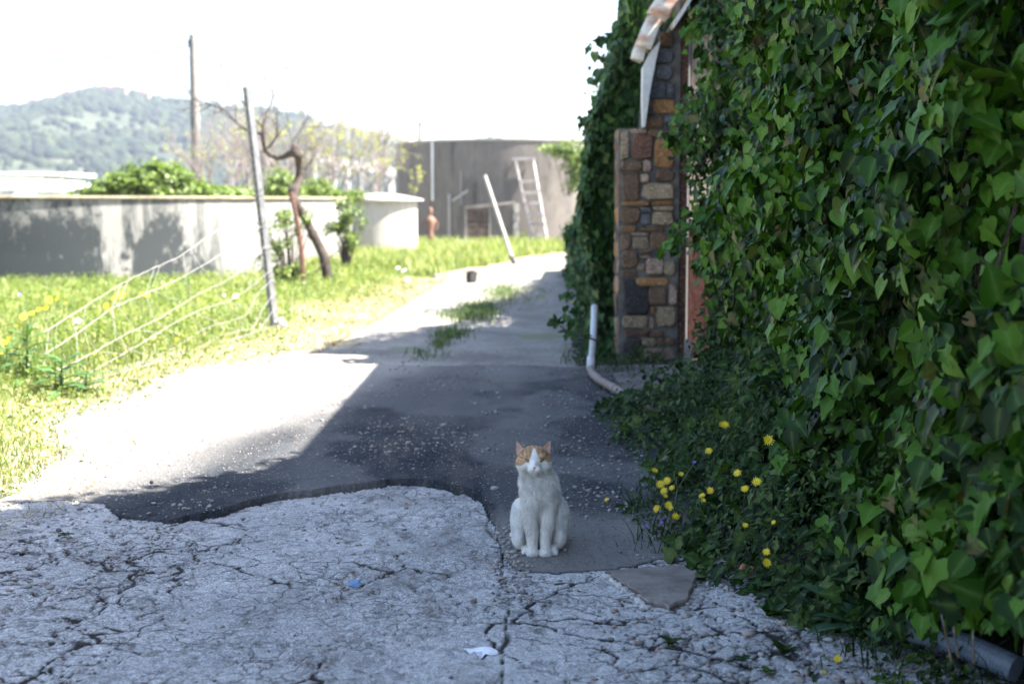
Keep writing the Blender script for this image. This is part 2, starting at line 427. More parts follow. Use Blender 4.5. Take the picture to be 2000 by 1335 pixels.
# curled-up plates between cracks
Zc += .010 * region * (vnoise(np.floor(wX / .27) * 3.1, np.floor(wY / .27) * 2.7, 70) - .5)
Za = lipH * 1.0 + .010 * (fbm(X * 1.5, Y * 1.5, 62) - .5) + .003 * (fbm(X * 30, Y * 30, 63, 2) - .5) - .006 * sstep(.66, .8, fbm(X * 14, Y * 14, 64, 3))
yd = 11.25 + .25 * (fbm(X * 1.5, X * 0, 80) - .5) + .25 * sstep(-.6, -1.6, X)
dirt = Y > yd
rut = np.exp(-((X + 1.0) / .28) ** 2) + np.exp(-((X - .25) / .28) ** 2)
Zd = -.012 - .02 * rut + .03 * (fbm(X * 2, Y * 2, 82) - .5) + .008 * (fbm(X * 16, Y * 16, 83, 3) - .5)
blend = sstep(0, .35, Y - yd)
Z = np.where(asph, np.where(dirt, Za * (1 - blend) + Zd * blend, Za), Zc)
Z += -.03 * sstep(-.1, .5, verge_x(Y) - X)
broken = np.maximum(sstep(.52, .64, fbm(X * 1.8 + 3, Y * 1.1, 90, 4)) * sstep(-1.5, -.9, X), 0)
nrow, ncol = X.shape
idx = np.arange(nrow * ncol).reshape(nrow, ncol)
Fq = np.stack([idx[:-1, :-1], idx[:-1, 1:], idx[1:, 1:], idx[1:, :-1]], -1).reshape(-1, 4)
Vall = np.stack([X, Y, Z], -1).reshape(-1, 3)
zone = np.where(~asph, 0, np.where(dirt, 2, 1)).ravel()
fz = zone[Fq].max(1)
dust_sun = np.clip(sstep(-1.1, -1.9, X + .5 * (fbm(X * .9, Y * .7, 95, 3) - .5) - .22 * (Y - 8)) * .8 + .14 * sstep(.5, .75, fbm(X * 2.2, Y * 1.2, 96, 4)) + .22 * (np.exp(-((X + 1.05 + .05 * (Y - 8)) / .13) ** 2) + np.exp(-((X - .02 + .03 * (Y - 8)) / .16) ** 2)) * sstep(7.5, 9.5, Y) * (.4 + fbm(X * 4, Y * 1.1, 97, 3)) + .30 * sstep(9.6, 11.2, Y + 1.2 * (fbm(X * 1.3, Y * 1.3, 98, 3) - .5)) + .55 * sstep(6.0, 5.5, Y) * sstep(-.25, -.05, X), 0, 1) * (zone.reshape(X.shape) == 1)  # road dust; left and far parts also made paler to whiten sunlit asphalt
def road_part(name, z, mat):
    f = Fq[fz == z]; used = np.unique(f); remap = -np.ones(len(Vall), int); remap[used] = np.arange(len(used))
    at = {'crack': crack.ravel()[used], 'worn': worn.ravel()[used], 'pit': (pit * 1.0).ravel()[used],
          'broken': broken.ravel()[used], 'dust_sun': dust_sun.ravel()[used], 'lip': np.clip(1 - np.abs(dist_b) / .035, 0, 1).ravel()[used] * (lipH.ravel()[used] > .012)}
    o = link(name, npmesh(name, Vall[used], remap[f], at, smooth=True), mat); o['kind'] = 'structure'; return o
def roadmat(name, lo, hi, speck, crackc, scale):
    m, t, b, o = newmat(name); v = coords(t)
    n1 = noise(t, v, 1.6, 5); n2 = noise(t, v, 34, 6, .75); n3 = noise(t, v, 150, 3, .7)
    col = ramp(t, n1, [(.3, lo), (.7, hi)])
    col = mixc(t, .85, col, ramp(t, n2, [(.3, (.55,) * 3), (.52, (1.0,) * 3), (.72, (1.35,) * 3)]), 'MULTIPLY')
    col = mixc(t, .75, col, ramp(t, n3, [(.30, (.25,) * 3), (.5, (1.0,) * 3), (.70, (2.1,) * 3)]), 'MULTIPLY')
    vg = nd(t, 'TexVoronoi'); vg.inputs['Scale'].default_value = 62; t.links.new(v, vg.inputs['Vector']); vs2 = nd(t, 'SeparateColor'); t.links.new(vg.outputs['Color'], vs2.inputs[0])
    col = mixc(t, .55, col, ramp(t, vs2.outputs[1], [(0, (.62, .63, .66)), (.5, (1.0, 1.0, 1.0)), (1, (1.22, 1.2, 1.18))]), 'MULTIPLY')
    vo = nd(t, 'TexVoronoi'); vo.inputs['Scale'].default_value = 95; t.links.new(v, vo.inputs['Vector'])
    sp = nd(t, 'Math', operation='LESS_THAN'); t.links.new(vo.outputs['Distance'], sp.inputs[0]); sp.inputs[1].default_value = .22
    sel = nd(t, 'SeparateColor'); t.links.new(vo.outputs['Color'], sel.inputs[0])
    gate = math_(t, 'MULTIPLY', sp.outputs[0], math_(t, 'GREATER_THAN', sel.outputs[0], .55))
    col = mixc(t, math_(t, 'MULTIPLY', gate, .6), col, speck)
    dn = nd(t, 'TexNoise'); dn.inputs['Scale'].default_value = 7; dn.inputs['Detail'].default_value = 6; t.links.new(v, dn.inputs['Vector'])
    vv = nd(t, 'MixRGB' if False else 'VectorMath', operation='MULTIPLY_ADD'); t.links.new(dn.outputs['Color'], vv.inputs[0]); vv.inputs[1].default_value = (.22, .22, .22); t.links.new(v, vv.inputs[2])
    ve = nd(t, 'TexVoronoi', feature='DISTANCE_TO_EDGE'); ve.inputs['Scale'].default_value = 9; t.links.new(vv.outputs[0], ve.inputs['Vector'])
    fine = math_(t, 'MULTIPLY', ramp(t, ve.outputs['Distance'], [(.0, (1,) * 3), (.045, (0,) * 3)]), ramp(t, noise(t, v, 2.1, 4), [(.42, (0,) * 3), (.58, (1,) * 3)]))
    if name == 'old_concrete':
        col = mixc(t, math_(t, 'MULTIPLY', fine, .75), col, (.09, .08, .07))
        er = ramp(t, noise(t, v, 5.5, 8, .8), [(.56, (0,) * 3), (.64, (1,) * 3)]); col = mixc(t, math_(t, 'MULTIPLY', er, .55), col, (.15, .14, .13))
    br = attr(t, 'broken').outputs['Fac']
    col = mixc(t, math_(t, 'MULTIPLY', br, .22), col, speck)
    col = mixc(t, attr(t, 'dust_sun').outputs['Fac'], col, mixc(t, .5, (.30, .28, .255), ramp(t, n2, [(.3, (.19, .18, .17)), (.7, (.38, .36, .33))])))
    wn = math_(t, 'MULTIPLY', attr(t, 'worn').outputs['Fac'], ramp(t, noise(t, coords(t, (2.2, .7, 1)), 2.6, 7, .7), [(.44, (0,) * 3), (.62, (.42,) * 3)]))
    col = mixc(t, wn, col, (.15, .125, .105))
    col = mixc(t, math_(t, 'MULTIPLY', attr(t, 'crack').outputs['Fac'], 2.2, True), col, crackc)
    t.links.new(col, b.inputs['Base Color']); b.inputs['Roughness'].default_value = .95; b.inputs['Specular IOR Level'].default_value = .12
    h = math_(t, 'ADD', n2, math_(t, 'MULTIPLY', vg.outputs['Distance'], -.6))
    if name == 'old_concrete': h = math_(t, 'SUBTRACT', h, math_(t, 'ADD', math_(t, 'MULTIPLY', fine, 1.2), math_(t, 'MULTIPLY', er, .6)))
    bump(t, h, .75, .010, b)
    return m
road_part('concrete_pavement', 0, roadmat('old_concrete', (.35, .345, .34), (.50, .49, .475), (.70, .68, .66), (.05, .045, .04), 1))
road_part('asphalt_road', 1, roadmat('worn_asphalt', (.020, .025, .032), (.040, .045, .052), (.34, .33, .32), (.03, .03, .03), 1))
DIRTM = roadmat('gravel_track', (.19, .175, .155), (.36, .33, .285), (.5, .47, .43), (.05, .04, .03), 1)
road_part('dirt_track', 2, DIRTM)
# the same track farther off, coarser, curving right
ty = np.concatenate([np.arange(12.9, 30, .18), np.arange(30, 62, .6)]); tu = np.linspace(0, 1, 70)
TY, TU = np.meshgrid(ty, tu, indexing='ij')
xl = np.interp(TY, VY, VX) - .5
xr = np.where(TY < 30, 3.0, 3.0 + (TY - 30) * .8)
TX = xl + (xr - xl) * TU
TZ = -.025 + .05 * (fbm(TX * 1.5, TY * 1.5, 101) - .5) * 1.0 - .02 * (np.exp(-((TX + 1.0 - .02 * (TY - 13)) / .3) ** 2) + np.exp(-((TX - .3 - .02 * (TY - 13)) / .3) ** 2))
i2 = np.arange(TX.size).reshape(TX.shape)
F2 = np.stack([i2[:-1, :-1], i2[:-1, 1:], i2[1:, 1:], i2[1:, :-1]], -1).reshape(-1, 4)
link('dirt_track', npmesh('dirt_track', np.stack([TX, TY, TZ], -1).reshape(-1, 3), F2, {'broken': fbm(TX, TY, 102).ravel() * .6}, smooth=True), DIRTM)['kind'] = 'structure'
# verge soil on the left, rising a little away from the road; and soil under the plants on the right
def vz(x, y):
    e = verge_x(y) - x
    return -.02 + .10 * sstep(0, 1.6, e) * (1 - .75 * sstep(10, 16, y) * sstep(-.13, -.2, x / y)) + .05 * (fbm(x * .8, y * .8, 110) - .5) * sstep(-.1, .5, e)
vy = np.concatenate([np.arange(3, 20, .12), np.arange(20, 75, .7)]); vu = np.linspace(0, 1, 120) ** 1.6
WY, WU = np.meshgrid(vy, vu, indexing='ij'); WX = verge_x(WY) + .45 - WU * 40
WZ = vz(WX, WY); i3 = np.arange(WX.size).reshape(WX.shape)
F3 = np.stack([i3[:-1, :-1], i3[:-1, 1:], i3[1:, 1:], i3[1:, :-1]], -1).reshape(-1, 4)
SOILV = M('verge_soil', (.20, .18, .09), (.36, .31, .21), 2.5, .95, .5, .02, c3=(.42, .37, .27))
link('verge', npmesh('verge', np.stack([WX, WY, WZ], -1).reshape(-1, 3), F3, smooth=True), SOILV)['kind'] = 'structure'
EY = np.array([2.5, 4.06, 4.57, 5.23, 5.92, 6.57, 7.5, 9.0, 11.3, 14.4, 22])
EX = np.array([1.12, .95, .80, .57, .49, .58, .55, .50, .47, .58, 1.1])
def edge_x(y): return np.interp(y, EY, EX)
def bank_z(x, y): return -.012 + (.012 + .088 * sstep(4.3, 5.2, y)) * sstep(.12, .9, x - edge_x(y)) * (1 - .75 * sstep(8.2, 9, y))
by = np.arange(2.6, 22, .1); bu = np.linspace(0, 1, 26); BY, BU = np.meshgrid(by, bu, indexing='ij')
BX = edge_x(BY) + .02 + BU * (2.6 - edge_x(BY)) ; BZ = bank_z(BX, BY) + .012 * (fbm(BX * 6, BY * 6, 120) - .3) * sstep(0, .1, BU) - .02 * (BU < .01)
i4 = np.arange(BX.size).reshape(BX.shape)
F4 = np.stack([i4[:-1, :-1], i4[:-1, 1:], i4[1:, 1:], i4[1:, :-1]], -1).reshape(-1, 4)
link('earth_bank', npmesh('earth_bank', np.stack([BX, BY, BZ + .006], -1).reshape(-1, 3), F4, smooth=True), M('dark_soil', (.03, .024, .018), (.07, .055, .045), 9, .95, .6, .02, c3=(.13, .12, .11)))['kind'] = 'structure'

# ------------------------------------------------------------ gravel (nobody could count it)
def pebbles(name, pos, size, cols, mat, kind='stuff'):
    base = np.array([(1, 0, 0), (-1, 0, 0), (0, 1, 0), (0, -1, 0), (0, 0, 1), (0, 0, -1)], float)
    tri = np.array([(0, 2, 4), (2, 1, 4), (1, 3, 4), (3, 0, 4), (2, 0, 5), (1, 2, 5), (3, 1, 5), (0, 3, 5)])
    # one more subdivision for rounder stones
    vs_, ts_ = list(map(tuple, base)), []; mid_ = {}
    def mp(a, b):
        k = (min(a, b), max(a, b))
        if k not in mid_:
            q = (np.array(vs_[a]) + np.array(vs_[b])); q = q / np.linalg.norm(q); vs_.append(tuple(q * .98)); mid_[k] = len(vs_) - 1
        return mid_[k]
    for a, b, c in tri:
        ab, bc, ca = mp(a, b), mp(b, c), mp(c, a); ts_ += [(a, ab, ca), (ab, b, bc), (ca, bc, c), (ab, bc, ca)]
    bv = np.array(vs_); bt = np.array(ts_); n = len(pos)
    jit = 1 + RNG.uniform(-.28, .28, (n, len(bv), 1)); sc_ = RNG.uniform(.6, 1.2, (n, 1, 3)) * np.array([1, 1, .6]) * size[:, None, None]
    th = RNG.random(n) * 2 * PI; cs, sn = np.cos(th), np.sin(th)
    L = bv[None] * jit * sc_
    Wx = L[:, :, 0] * cs[:, None] - L[:, :, 1] * sn[:, None]; Wy = L[:, :, 0] * sn[:, None] + L[:, :, 1] * cs[:, None]
    W = np.stack([Wx, Wy, L[:, :, 2]], -1) + pos[:, None]
    T = (bt[None] + (np.arange(n) * len(bv))[:, None, None]).reshape(-1, 3)
    o = link(name, npmesh(name, W.reshape(-1, 3), T, {'rnd': np.repeat(cols, len(bv))}), mat)
    if kind: o['kind'] = kind
    return o
PEB, _t, _b, _o = newmat('pebble'); _t.links.new(ramp(_t, attr(_t, 'rnd').outputs['Fac'], [(0, (.11, .11, .115)), (.35, (.24, .23, .22)), (.6, (.36, .34, .32)), (.85, (.27, .19, .15)), (1, (.31, .30, .29))]), _b.inputs['Base Color']); _b.inputs['Roughness'].default_value = .85
pp = []
def zat(x, y):
    j = np.clip(np.searchsorted(gx, x), 0, ncol - 1); i = np.clip(np.searchsorted(gy, y), 0, nrow - 1); return Z[i, j]
def scatter_px(n, x0, x1, y0, y1, s0, s1, clus=0):
    for _ in range(n):
        g = G(random.uniform(x0, x1), random.uniform(y0, y1))
        if clus and fbm(np.array([g.x * 3]), np.array([g.y * 2.]), 130)[0] < clus: continue
        if g.y > 12.9 or g.x < -3.2 or g.x > 1.6: continue
        s = random.uniform(s0, s1) * random.random() ** .7 + .003
        pp.append((g.x, g.y, float(zat(g.x, g.y)) + s * .25, s))
scatter_px(1100, 620, 980, 650, 900, .004, .015, .42)
scatter_px(420, 1060, 1260, 690, 1010, .003, .013, .40)
scatter_px(500, 0, 420, 960, 1160, .004, .014, .5)
scatter_px(260, 960, 1040, 1040, 1180, .004, .012)
scatter_px(900, 1150, 1900, 1080, 1335, .004, .015, .5)
scatter_px(900, 100, 1250, 700, 1335, .003, .009, .4)
scatter_px(120, 1180, 1340, 735, 800, .006, .016)
for _ in range(9000):
    g_ = (random.uniform(-2.2, .7), 5.3 + 6.4 * random.random()); s_ = random.uniform(.0018, .0055)
    if fbm(np.array([g_[0] * 2.5]), np.array([g_[1] * .9]), 133)[0] > .42 and g_[1] > float(np.interp(g_[0], LX, LY)): pp.append((g_[0], g_[1], float(zat(*g_)) + s_ * .3, s_))
pp = np.array(pp)
pebbles('gravel', pp[:, :3], pp[:, 3], RNG.random(len(pp)) ** 1.0, PEB)

# ------------------------------------------------------------ single loose stones and marks on the paving
def stone(name, c, r, mat, label, cat='stone', group=None, parent=None):
    o = MB().ell(c, r, 10, 6, jit=.12).build(name, mat, parent, loc=None)
    if label: tag(o, label, cat, group)
    return o
STONEG = M('grey_stone', (.26, .25, .24), (.4, .39, .37), 30, .85, .5, .003)
DARKST = M('dark_stone', (.06, .06, .065), (.13, .13, .13), 30, .85, .5, .003)
g = G(966, 966); stone('pebble', (g.x, g.y, .03), (.021, .014, .010), STONEG, 'smooth beige pebble on the asphalt just left of the cat', 'pebble')
g = G(1171, 1023); stone('pebble', (g.x, g.y, .012), (.016, .013, .012), STONEG, 'small round grey pebble on the dark asphalt right of the cat', 'pebble')
g = G(1297, 1241); stone('pebble', (g.x, g.y, .008), (.014, .012, .009), STONEG, 'grey pebble in a crack below the embedded flagstone', 'pebble')
g = G(1176, 1048); stone('pebble', (g.x, g.y, .008), (.012, .012, .007), STONEG, 'flat pale chip in a crack below the round grey pebble', 'pebble')
g = G(296, 949); stone('pebble', (g.x, g.y, .02), (.010, .008, .010), DARKST, 'small black stone at the edge of the shadow on the left', 'pebble')
g = G(925, 1180); stone('pebble', (g.x, g.y, .012), (.012, .009, .008), CLAY, 'reddish brown pebble on the concrete left of the long joint', 'pebble')
# flagstone set in the concrete
SLAB = M('flagstone', (.12, .10, .085), (.24, .205, .175), 6, .75, .5, .008)
op = [(1180, 1118), (1262, 1112), (1330, 1110), (1362, 1122), (1352, 1150), (1345, 1176), (1305, 1190), (1262, 1180), (1245, 1162), (1215, 1142)]
op2 = []
for i_ in range(len(op)):
    a_, b_ = op[i_], op[(i_ + 1) % len(op)]
    for k_ in range(4): op2.append((a_[0] + (b_[0] - a_[0]) * k_ / 4 + random.uniform(-5, 5), a_[1] + (b_[1] - a_[1]) * k_ / 4 + random.uniform(-2.2, 2.2)))
op = op2
gg = [G(*q) for q in op]; cx = sum((q.x for q in gg)) / len(gg); cy = sum((q.y for q in gg)) / len(gg)
fs = empty('flagstone', (cx, cy, 0), 'flat brown triangular flagstone set in the cracked concrete', 'paving stone')
m_ = MB(); b0 = len(gg)
for z, k in ((-.02, 1.0), (.009, 1.0), (.014, .96)):
    for q in gg: m_.v.append((cx + (q.x - cx) * k, cy + (q.y - cy) * k, z + random.uniform(-.001, .001)))
m_.v.append((cx, cy, .018))
for r_ in range(2):
    for i in range(b0): j = (i + 1) % b0; m_.f.append((r_ * b0 + i, r_ * b0 + j, (r_ + 1) * b0 + j, (r_ + 1) * b0 + i))
for i in range(b0): m_.f.append((2 * b0 + i, 2 * b0 + (i + 1) % b0, 3 * b0))
m_.build('slab', SLAB, fs, smooth=False)
m_ = MB()
edge = [(1183, 1120), (1212, 1143), (1232, 1160), (1252, 1176), (1268, 1186)]
for (a, b) in zip(edge[:-1], edge[1:]):
    for k in range(9):
        if random.random() < .28: continue
        t_ = k / 9; q = G(a[0] + (b[0] - a[0]) * t_ - 2, a[1] + (b[1] - a[1]) * t_ + 3)
        m_.ell((q.x + random.gauss(0, .004), q.y + random.gauss(0, .006), .004), (.006 + random.random() * .014, .005 + random.random() * .008, .007), 6, 4, jit=.4)
o = m_.build('mortar_edge', M('white_mortar', (.38, .36, .34), (.60, .58, .55), 30, .9, .5, .003), fs); o['label'] = 'crumbling white mortar edge'; o['kind'] = 'stuff'
# paint marks: thin flat blots on the concrete
def blot(name, pts, mat, label, z=.0145):
    gg = [G(*q) for q in pts]; n = len(gg); c = sum(gg, Vector()) / n; m_ = MB()
    for q in gg: m_.v.append((q.x, q.y, float(zat(q.x, q.y)) + .003))
    for q in gg: m_.v.append((c.x + (q.x - c.x) * .5, c.y + (q.y - c.y) * .5, float(zat(q.x, q.y)) + .0042))
    m_.v.append((c.x, c.y, float(zat(c.x, c.y)) + .0045))
    for i in range(n):
        j = (i + 1) % n; m_.f.append((i, j, n + j, n + i)); m_.f.append((n + i, n + j, 2 * n))
    o = m_.build(name, mat); tag(o, label, name.replace('_', ' ')); return o
WHP = M('white_paint', (.72, .74, .78), (.82, .83, .86), 20, .5, .1)
BLP = M('blue_paint', (.03, .13, .33), (.06, .22, .45), 25, .6, .2, c3=(.2, .24, .3))
blot('paint_blot', [(905, 1266), (925, 1264), (945, 1263), (958, 1264), (970, 1270), (973, 1275), (962, 1281), (948, 1277), (938, 1283), (930, 1277), (918, 1272)], WHP, 'white paint blot on the concrete near the bottom centre')
blot('paint_stain', [(678, 1140), (690, 1134), (703, 1132), (714, 1130), (720, 1136), (708, 1141), (698, 1148), (682, 1147)], BLP, 'bright blue paint stain on the concrete')

# ------------------------------------------------------------ left round tank
def tankmat(name, base, base2, stain, amount, vs_=.35):
    m, t, b, o = newmat(name); v = coords(t, (1, 1, vs_))
    n1 = noise(t, v, 1.0, 6, .65); n2 = noise(t, v, 9, 5, .7); v2 = coords(t, (1, 1, .12)); n3 = noise(t, v2, 3.2, 5, .65)
    col = ramp(t, n1, [(.3, base), (.7, base2)])
    col = mixc(t, .4, col, ramp(t, n2, [(.3, (.6,) * 3), (.7, (1.25,) * 3)]), 'MULTIPLY')
    lo, hi = amount
    f1 = ramp(t, n1, [(lo, (0,) * 3), (hi, (1,) * 3)]); f3 = ramp(t, n3, [(lo - .02, (0,) * 3), (hi, (1,) * 3)])
    f = math_(t, 'MAXIMUM', f1, math_(t, 'MULTIPLY', f3, .75)); f = math_(t, 'MULTIPLY', f, ramp(t, n2, [(.3, (.4,) * 3), (.55, (1,) * 3)]))
    if name == 'stained_render':
        g = nd(t, 'Attribute'); g.attribute_name = 'mould'; f = math_(t, 'MULTIPLY', f, g.outputs['Fac'], True)
    col = mixc(t, f, col, stain)
    t.links.new(col, b.inputs['Base Color']); b.inputs['Roughness'].default_value = .9; bump(t, n2, .5, .01, b)
    return m
LT = tankmat('stained_render', (.22, .215, .20), (.31, .30, .28), (.030, .036, .038), (.49, .57), .7)
tc = Vector((-8.8, 29.0, 0)); TR = 5.5
tank = empty('water_tank', (tc.x, tc.y, 0), 'low round concrete tank with black mould stains and a bush on its rim', 'tank')
na, nz = 220, 26
A_ = np.linspace(0, 2 * PI, na, endpoint=False); Z_ = np.linspace(-.1, 1.40, nz); AA, ZZ = np.meshgrid(A_, Z_)
RR_ = TR + .02 * (fbm(AA * 6, ZZ * 2, 140) - .5)
V_ = np.stack([tc.x + RR_ * np.cos(AA), tc.y + RR_ * np.sin(AA), ZZ], -1).reshape(-1, 3)
i5 = np.arange(na * nz).reshape(nz, na); F5 = np.stack([i5[:-1], np.roll(i5, -1, 1)[:-1], np.roll(i5, -1, 1)[1:], i5[1:]], -1).reshape(-1, 4)
deg = np.degrees(np.arctan2(V_[:, 1] - tc.y, V_[:, 0] - tc.x))
mould = 1.3 * sstep(-42, -58, deg) * sstep(-112, -92, deg) * (.55 + .75 * sstep(1.25, .45, V_[:, 2])) + .3
mould += .9 * sstep(.42, .2, V_[:, 2]) * sstep(-40, -60, deg)
link('wall', npmesh('wall', V_, F5, {'mould': mould}, smooth=True), LT, tank)
m_ = MB().lathe((tc.x, tc.y, 0), [(TR + .05, 1.40), (TR + .055, 1.425), (TR + .03, 1.45), (TR - .22, 1.45), (TR - .22, 1.2)], 120)
m_.build('rim', M('mossy_rim', (.16, .13, .09), (.34, .27, .2), 3, .95, .6, .02, c3=(.2, .2, .08)), tank)
m_ = MB().lathe((tc.x, tc.y, 0), [(.01, 1.2), (TR - .2, 1.2)], 60); m_.build('infill', GROUNDM, tank)
# vertical render joints / old pour panels on the tank
for dg in ():
    th = math.radians(dg); p = (tc.x + (TR + .003) * math.cos(th), tc.y + (TR + .003) * math.sin(th))
    MB().box((p[0], p[1], .68), (.05, .03, 1.36), Matrix.Rotation(th + PI / 2, 3, 'Z'), .004).build('render_strip', M('pale_render_strip', (.28, .27, .25), (.33, .31, .29), 4, .9, .3), tank)
# bush growing on the tank
bu_ = empty('rim_bush', (-6.8, 26, 1.4), 'bright green leafy bush growing over the rim of the low tank', 'bush')
sets = []
for (px_, py_, rx_, rz_, n_) in [(300, 352, .62, .36, 3600), (340, 358, .5, .30, 2200), (250, 360, .42, .22, 1600), (205, 368, .30, .16, 900), (180, 374, .35, .10, 500), (385, 372, .42, .16, 900), (430, 378, .45, .10, 500), (225, 352, .12, .14, 160)]:
    c_ = P(px_, py_, 25.6); sets.append(clump(c_, (rx_, .55, rz_), n_, .085, T_HEART, 1.0, .35, int(px_), .5))
link('foliage', leaves_mesh('foliage', sets), BUSH, bu_)
m_ = MB()
for k in range(9):
    b_ = P(230 + k * 20, 386, 25.7); e_ = P(220 + k * 22, 350, 25.6); m_.tube([b_, (b_ + e_) / 2 + Vector((.05, 0, 0)), e_], [.02, .014, .006], 5)
m_.build('stems', BARK, bu_)

# ------------------------------------------------------------ generic bare shrubs and branch growth
def grow(mb, p, d, length, r, depth, tips, spread=.6, up=.15, seglen=4, wig=.25):
    pts = [p.copy()]; rad = [r]; dd = d.copy()
    for i in range(seglen):
        dd = (dd + Vector([random.gauss(0, wig * .5) for _ in range(3)]) + Vector((0, 0, up * .3))).normalized()
        p = p + dd * (length / seglen); pts.append(p.copy()); rad.append(r * (1 - .5 * (i + 1) / seglen))
        tips.append((p.copy(), depth))
        if depth > 0 and i >= 1 and random.random() < .75:
            ax = Vector([random.gauss(0, 1) for _ in range(3)]).normalized()
            nd_ = (dd + ax * spread).normalized()
            grow(mb, p, nd_, length * random.uniform(.5, .75), r * .55, depth - 1, tips, spread, up, seglen, wig)
    mb.tube(pts, rad, 4 if r < .02 else 6, cap=False)
    if depth > 0:
        for _ in range(2):
            ax = Vector([random.gauss(0, 1) for _ in range(3)]).normalized()
            grow(mb, p, (dd + ax * spread * .8).normalized(), length * .65, r * .5, depth - 1, tips, spread, up, seglen, wig)
def bare_shrub(px, pyb, pyt, d, wide, label, buds=120, leaf=.05, mat=PALEBARK, n=10, depth=3, group='bare shrubs behind the tanks', r0=.034, budlow=.0):
    base = P(px, pyb, d); base.z = max(base.z, 0); h = P(px, pyt, d).z - base.z
    o = empty('bare_shrub', base, label, 'shrub', group); mb = MB(); tips = []
    for k in range(n):
        a = random.uniform(-1, 1); dirv = Vector((a * wide / h, random.uniform(-.4, .4), 1)).normalized()
        grow(mb, base + Vector((a * wide * .35, random.uniform(-.3, .3), 0)), dirv, h * random.uniform(.38, .52), r0, depth, tips, .65, .1, 3, .3)
    mb.build('branches', mat, o)
    tp = [t for t in tips if t[1] <= 1 and t[0].z > base.z + budlow * h]
    if buds and tp:
        sel = [random.choice(tp)[0] for _ in range(buds)]
        pos = np.repeat(np.array([tuple(s) for s in sel]), 4, 0) + rnd3(buds * 4, .035)
        o_ = link('buds', leaves_mesh('buds', [(T_OVAL, pos, frames(rnd3(len(pos)) + np.array([0, -.3, .6]), rnd3(len(pos)), len(pos)), leaf * RNG.uniform(.7, 1.3, len(pos)), RNG.random(len(pos)))]), BUD, o); o_['kind'] = 'stuff'
    return o
bare_shrub(430, 400, 205, 42, 1.0, 'pale bare shrub beside the utility pole with a few yellow tips', 40, .05)
bare_shrub(395, 395, 270, 44, .8, 'low whitish bare shrub left of the fence post above the tank rim', 40, .06, n=6)
bare_shrub(330, 395, 280, 46, .7, 'thin bare saplings with yellow tips rising out of the rim bush', 24, .09, n=4, depth=1, r0=.02, budlow=.5)
bare_shrub(560, 400, 225, 38, 1.1, 'budding shrub directly behind the gnarled trunk', 110, .05)
bare_shrub(640, 400, 235, 40, 1.1, 'budding shrub right of the gnarled trunk in front of the white roofs', 120, .05)
bare_shrub(710, 405, 225, 41, 1.0, 'tall budding shrub nearest the big round tank', 120, .05)
bare_shrub(735, 405, 265, 39, .45, 'slim budding shrub touching the left edge of the big tank', 60, .05, n=5)
bare_shrub(500, 400, 235, 40, .8, 'bare twiggy shrub just right of the leaning fence post', 60, .05)
bare_shrub(600, 400, 290, 46, 1.6, 'broad low tangle of pale bare twigs behind the other shrubs', 60, .05, n=12)
bare_shrub(800, 400, 300, 37, .25, 'small twig with yellow leaf clusters in front of the big tank', 12, .06, n=2, depth=1, r0=.012, budlow=.3)

_cp = random.Random(4)
def green_shrub(spec, d, label, size, mat=BUSH, tm=T_OVAL, name='green_shrub', cat='shrub', group=None, up=.8):
    px0 = sum(s[0] for s in spec) / len(spec); pyb = max(s[1] for s in spec)
    base = P(px0, pyb, d); base.z = max(base.z - .3, 0)
    o = empty(name, base, label, cat, group); sets = []; mb = MB()
    for (px_, py_, rx_, rz_, n_) in spec:
        k = d / F_PX; c_ = P(px_, py_, d + random.uniform(-.3, .3)); sets.append(clump(c_, (rx_ * k, min(rx_ * k, .7), rz_ * k), n_, size, tm, up, .2, int(px_), .5))
        mb.tube([base + Vector((random.uniform(-.1, .1), 0, -.3)), (base + c_) / 2 + Vector((.03, 0, 0)), c_], [.018, .012, .005], 5)
    link('foliage', leaves_mesh('foliage', sets), mat, o); mb.build('stems', BARK, o)
    return o
green_shrub([(540, 360, 40, 32, 2600), (520, 385, 30, 20, 1200), (575, 375, 30, 24, 1400)], 30.5, 'yellow-green shrub behind the tank rim between fence post and gnarled trunk', .075)
green_shrub([(625, 370, 38, 22, 1800), (660, 385, 34, 18, 1300), (695, 380, 22, 16, 700)], 31.5, 'yellow-green shrub behind the tank rim right of the gnarled trunk', .075)
green_shrub([(440, 372, 50, 10, 900), (480, 376, 30, 8, 500)], 27, 'low fringe of leaves growing along the tank rim left of the fence post', .07)
green_shrub([(_cp.gauss(672, 20), _cp.uniform(385, 480), _cp.uniform(8, 18), _cp.uniform(8, 20), 55) for _ in range(26)], 25.5, 'loose shrub between the low tank and the small white cistern', .075)
green_shrub([(_cp.gauss(555, 38), _cp.uniform(410, 545), _cp.uniform(8, 20), _cp.uniform(8, 20), 50) for _ in range(36)], 21.8, 'thin climbing plant scrambling over the pale end of the low tank', .06, tm=T_OVAL, name='climbing_plant', cat='climbing plant')

# ------------------------------------------------------------ gnarled tree
tree = empty('gnarled_tree', P(640, 560, 22) * 1, 'gnarled dark leaning trunk with thin bare branches in front of the low tank', 'tree')
tree.location.z = 0.0
tk = [(645, 565, 11), (632, 498, 10), (612, 458, 8.5), (597, 430, 8), (583, 405, 8), (574, 388, 9), (573, 374, 10), (578, 362, 9), (585, 340, 7), (584, 320, 6.5), (583, 304, 9), (577, 296, 10), (568, 300, 7), (556, 306, 5.5), (542, 309, 4.8), (528, 303, 4.5), (518, 294, 4.2), (513, 272, 3.8), (514, 245, 3.6), (521, 225, 3.6), (523, 215, 3)]
m_ = MB(); pts = [P(a, b, 22 + .15 * math.sin(i)) for i, (a, b, r) in enumerate(tk)]; m_.tube(pts, [r * 22 / F_PX for (_, _, r) in tk], 10)
for i in (2, 6, 11): m_.ell(pts[i], [tk[i][2] * 22 / F_PX * 1.25] * 3, 8, 6, jit=.2)
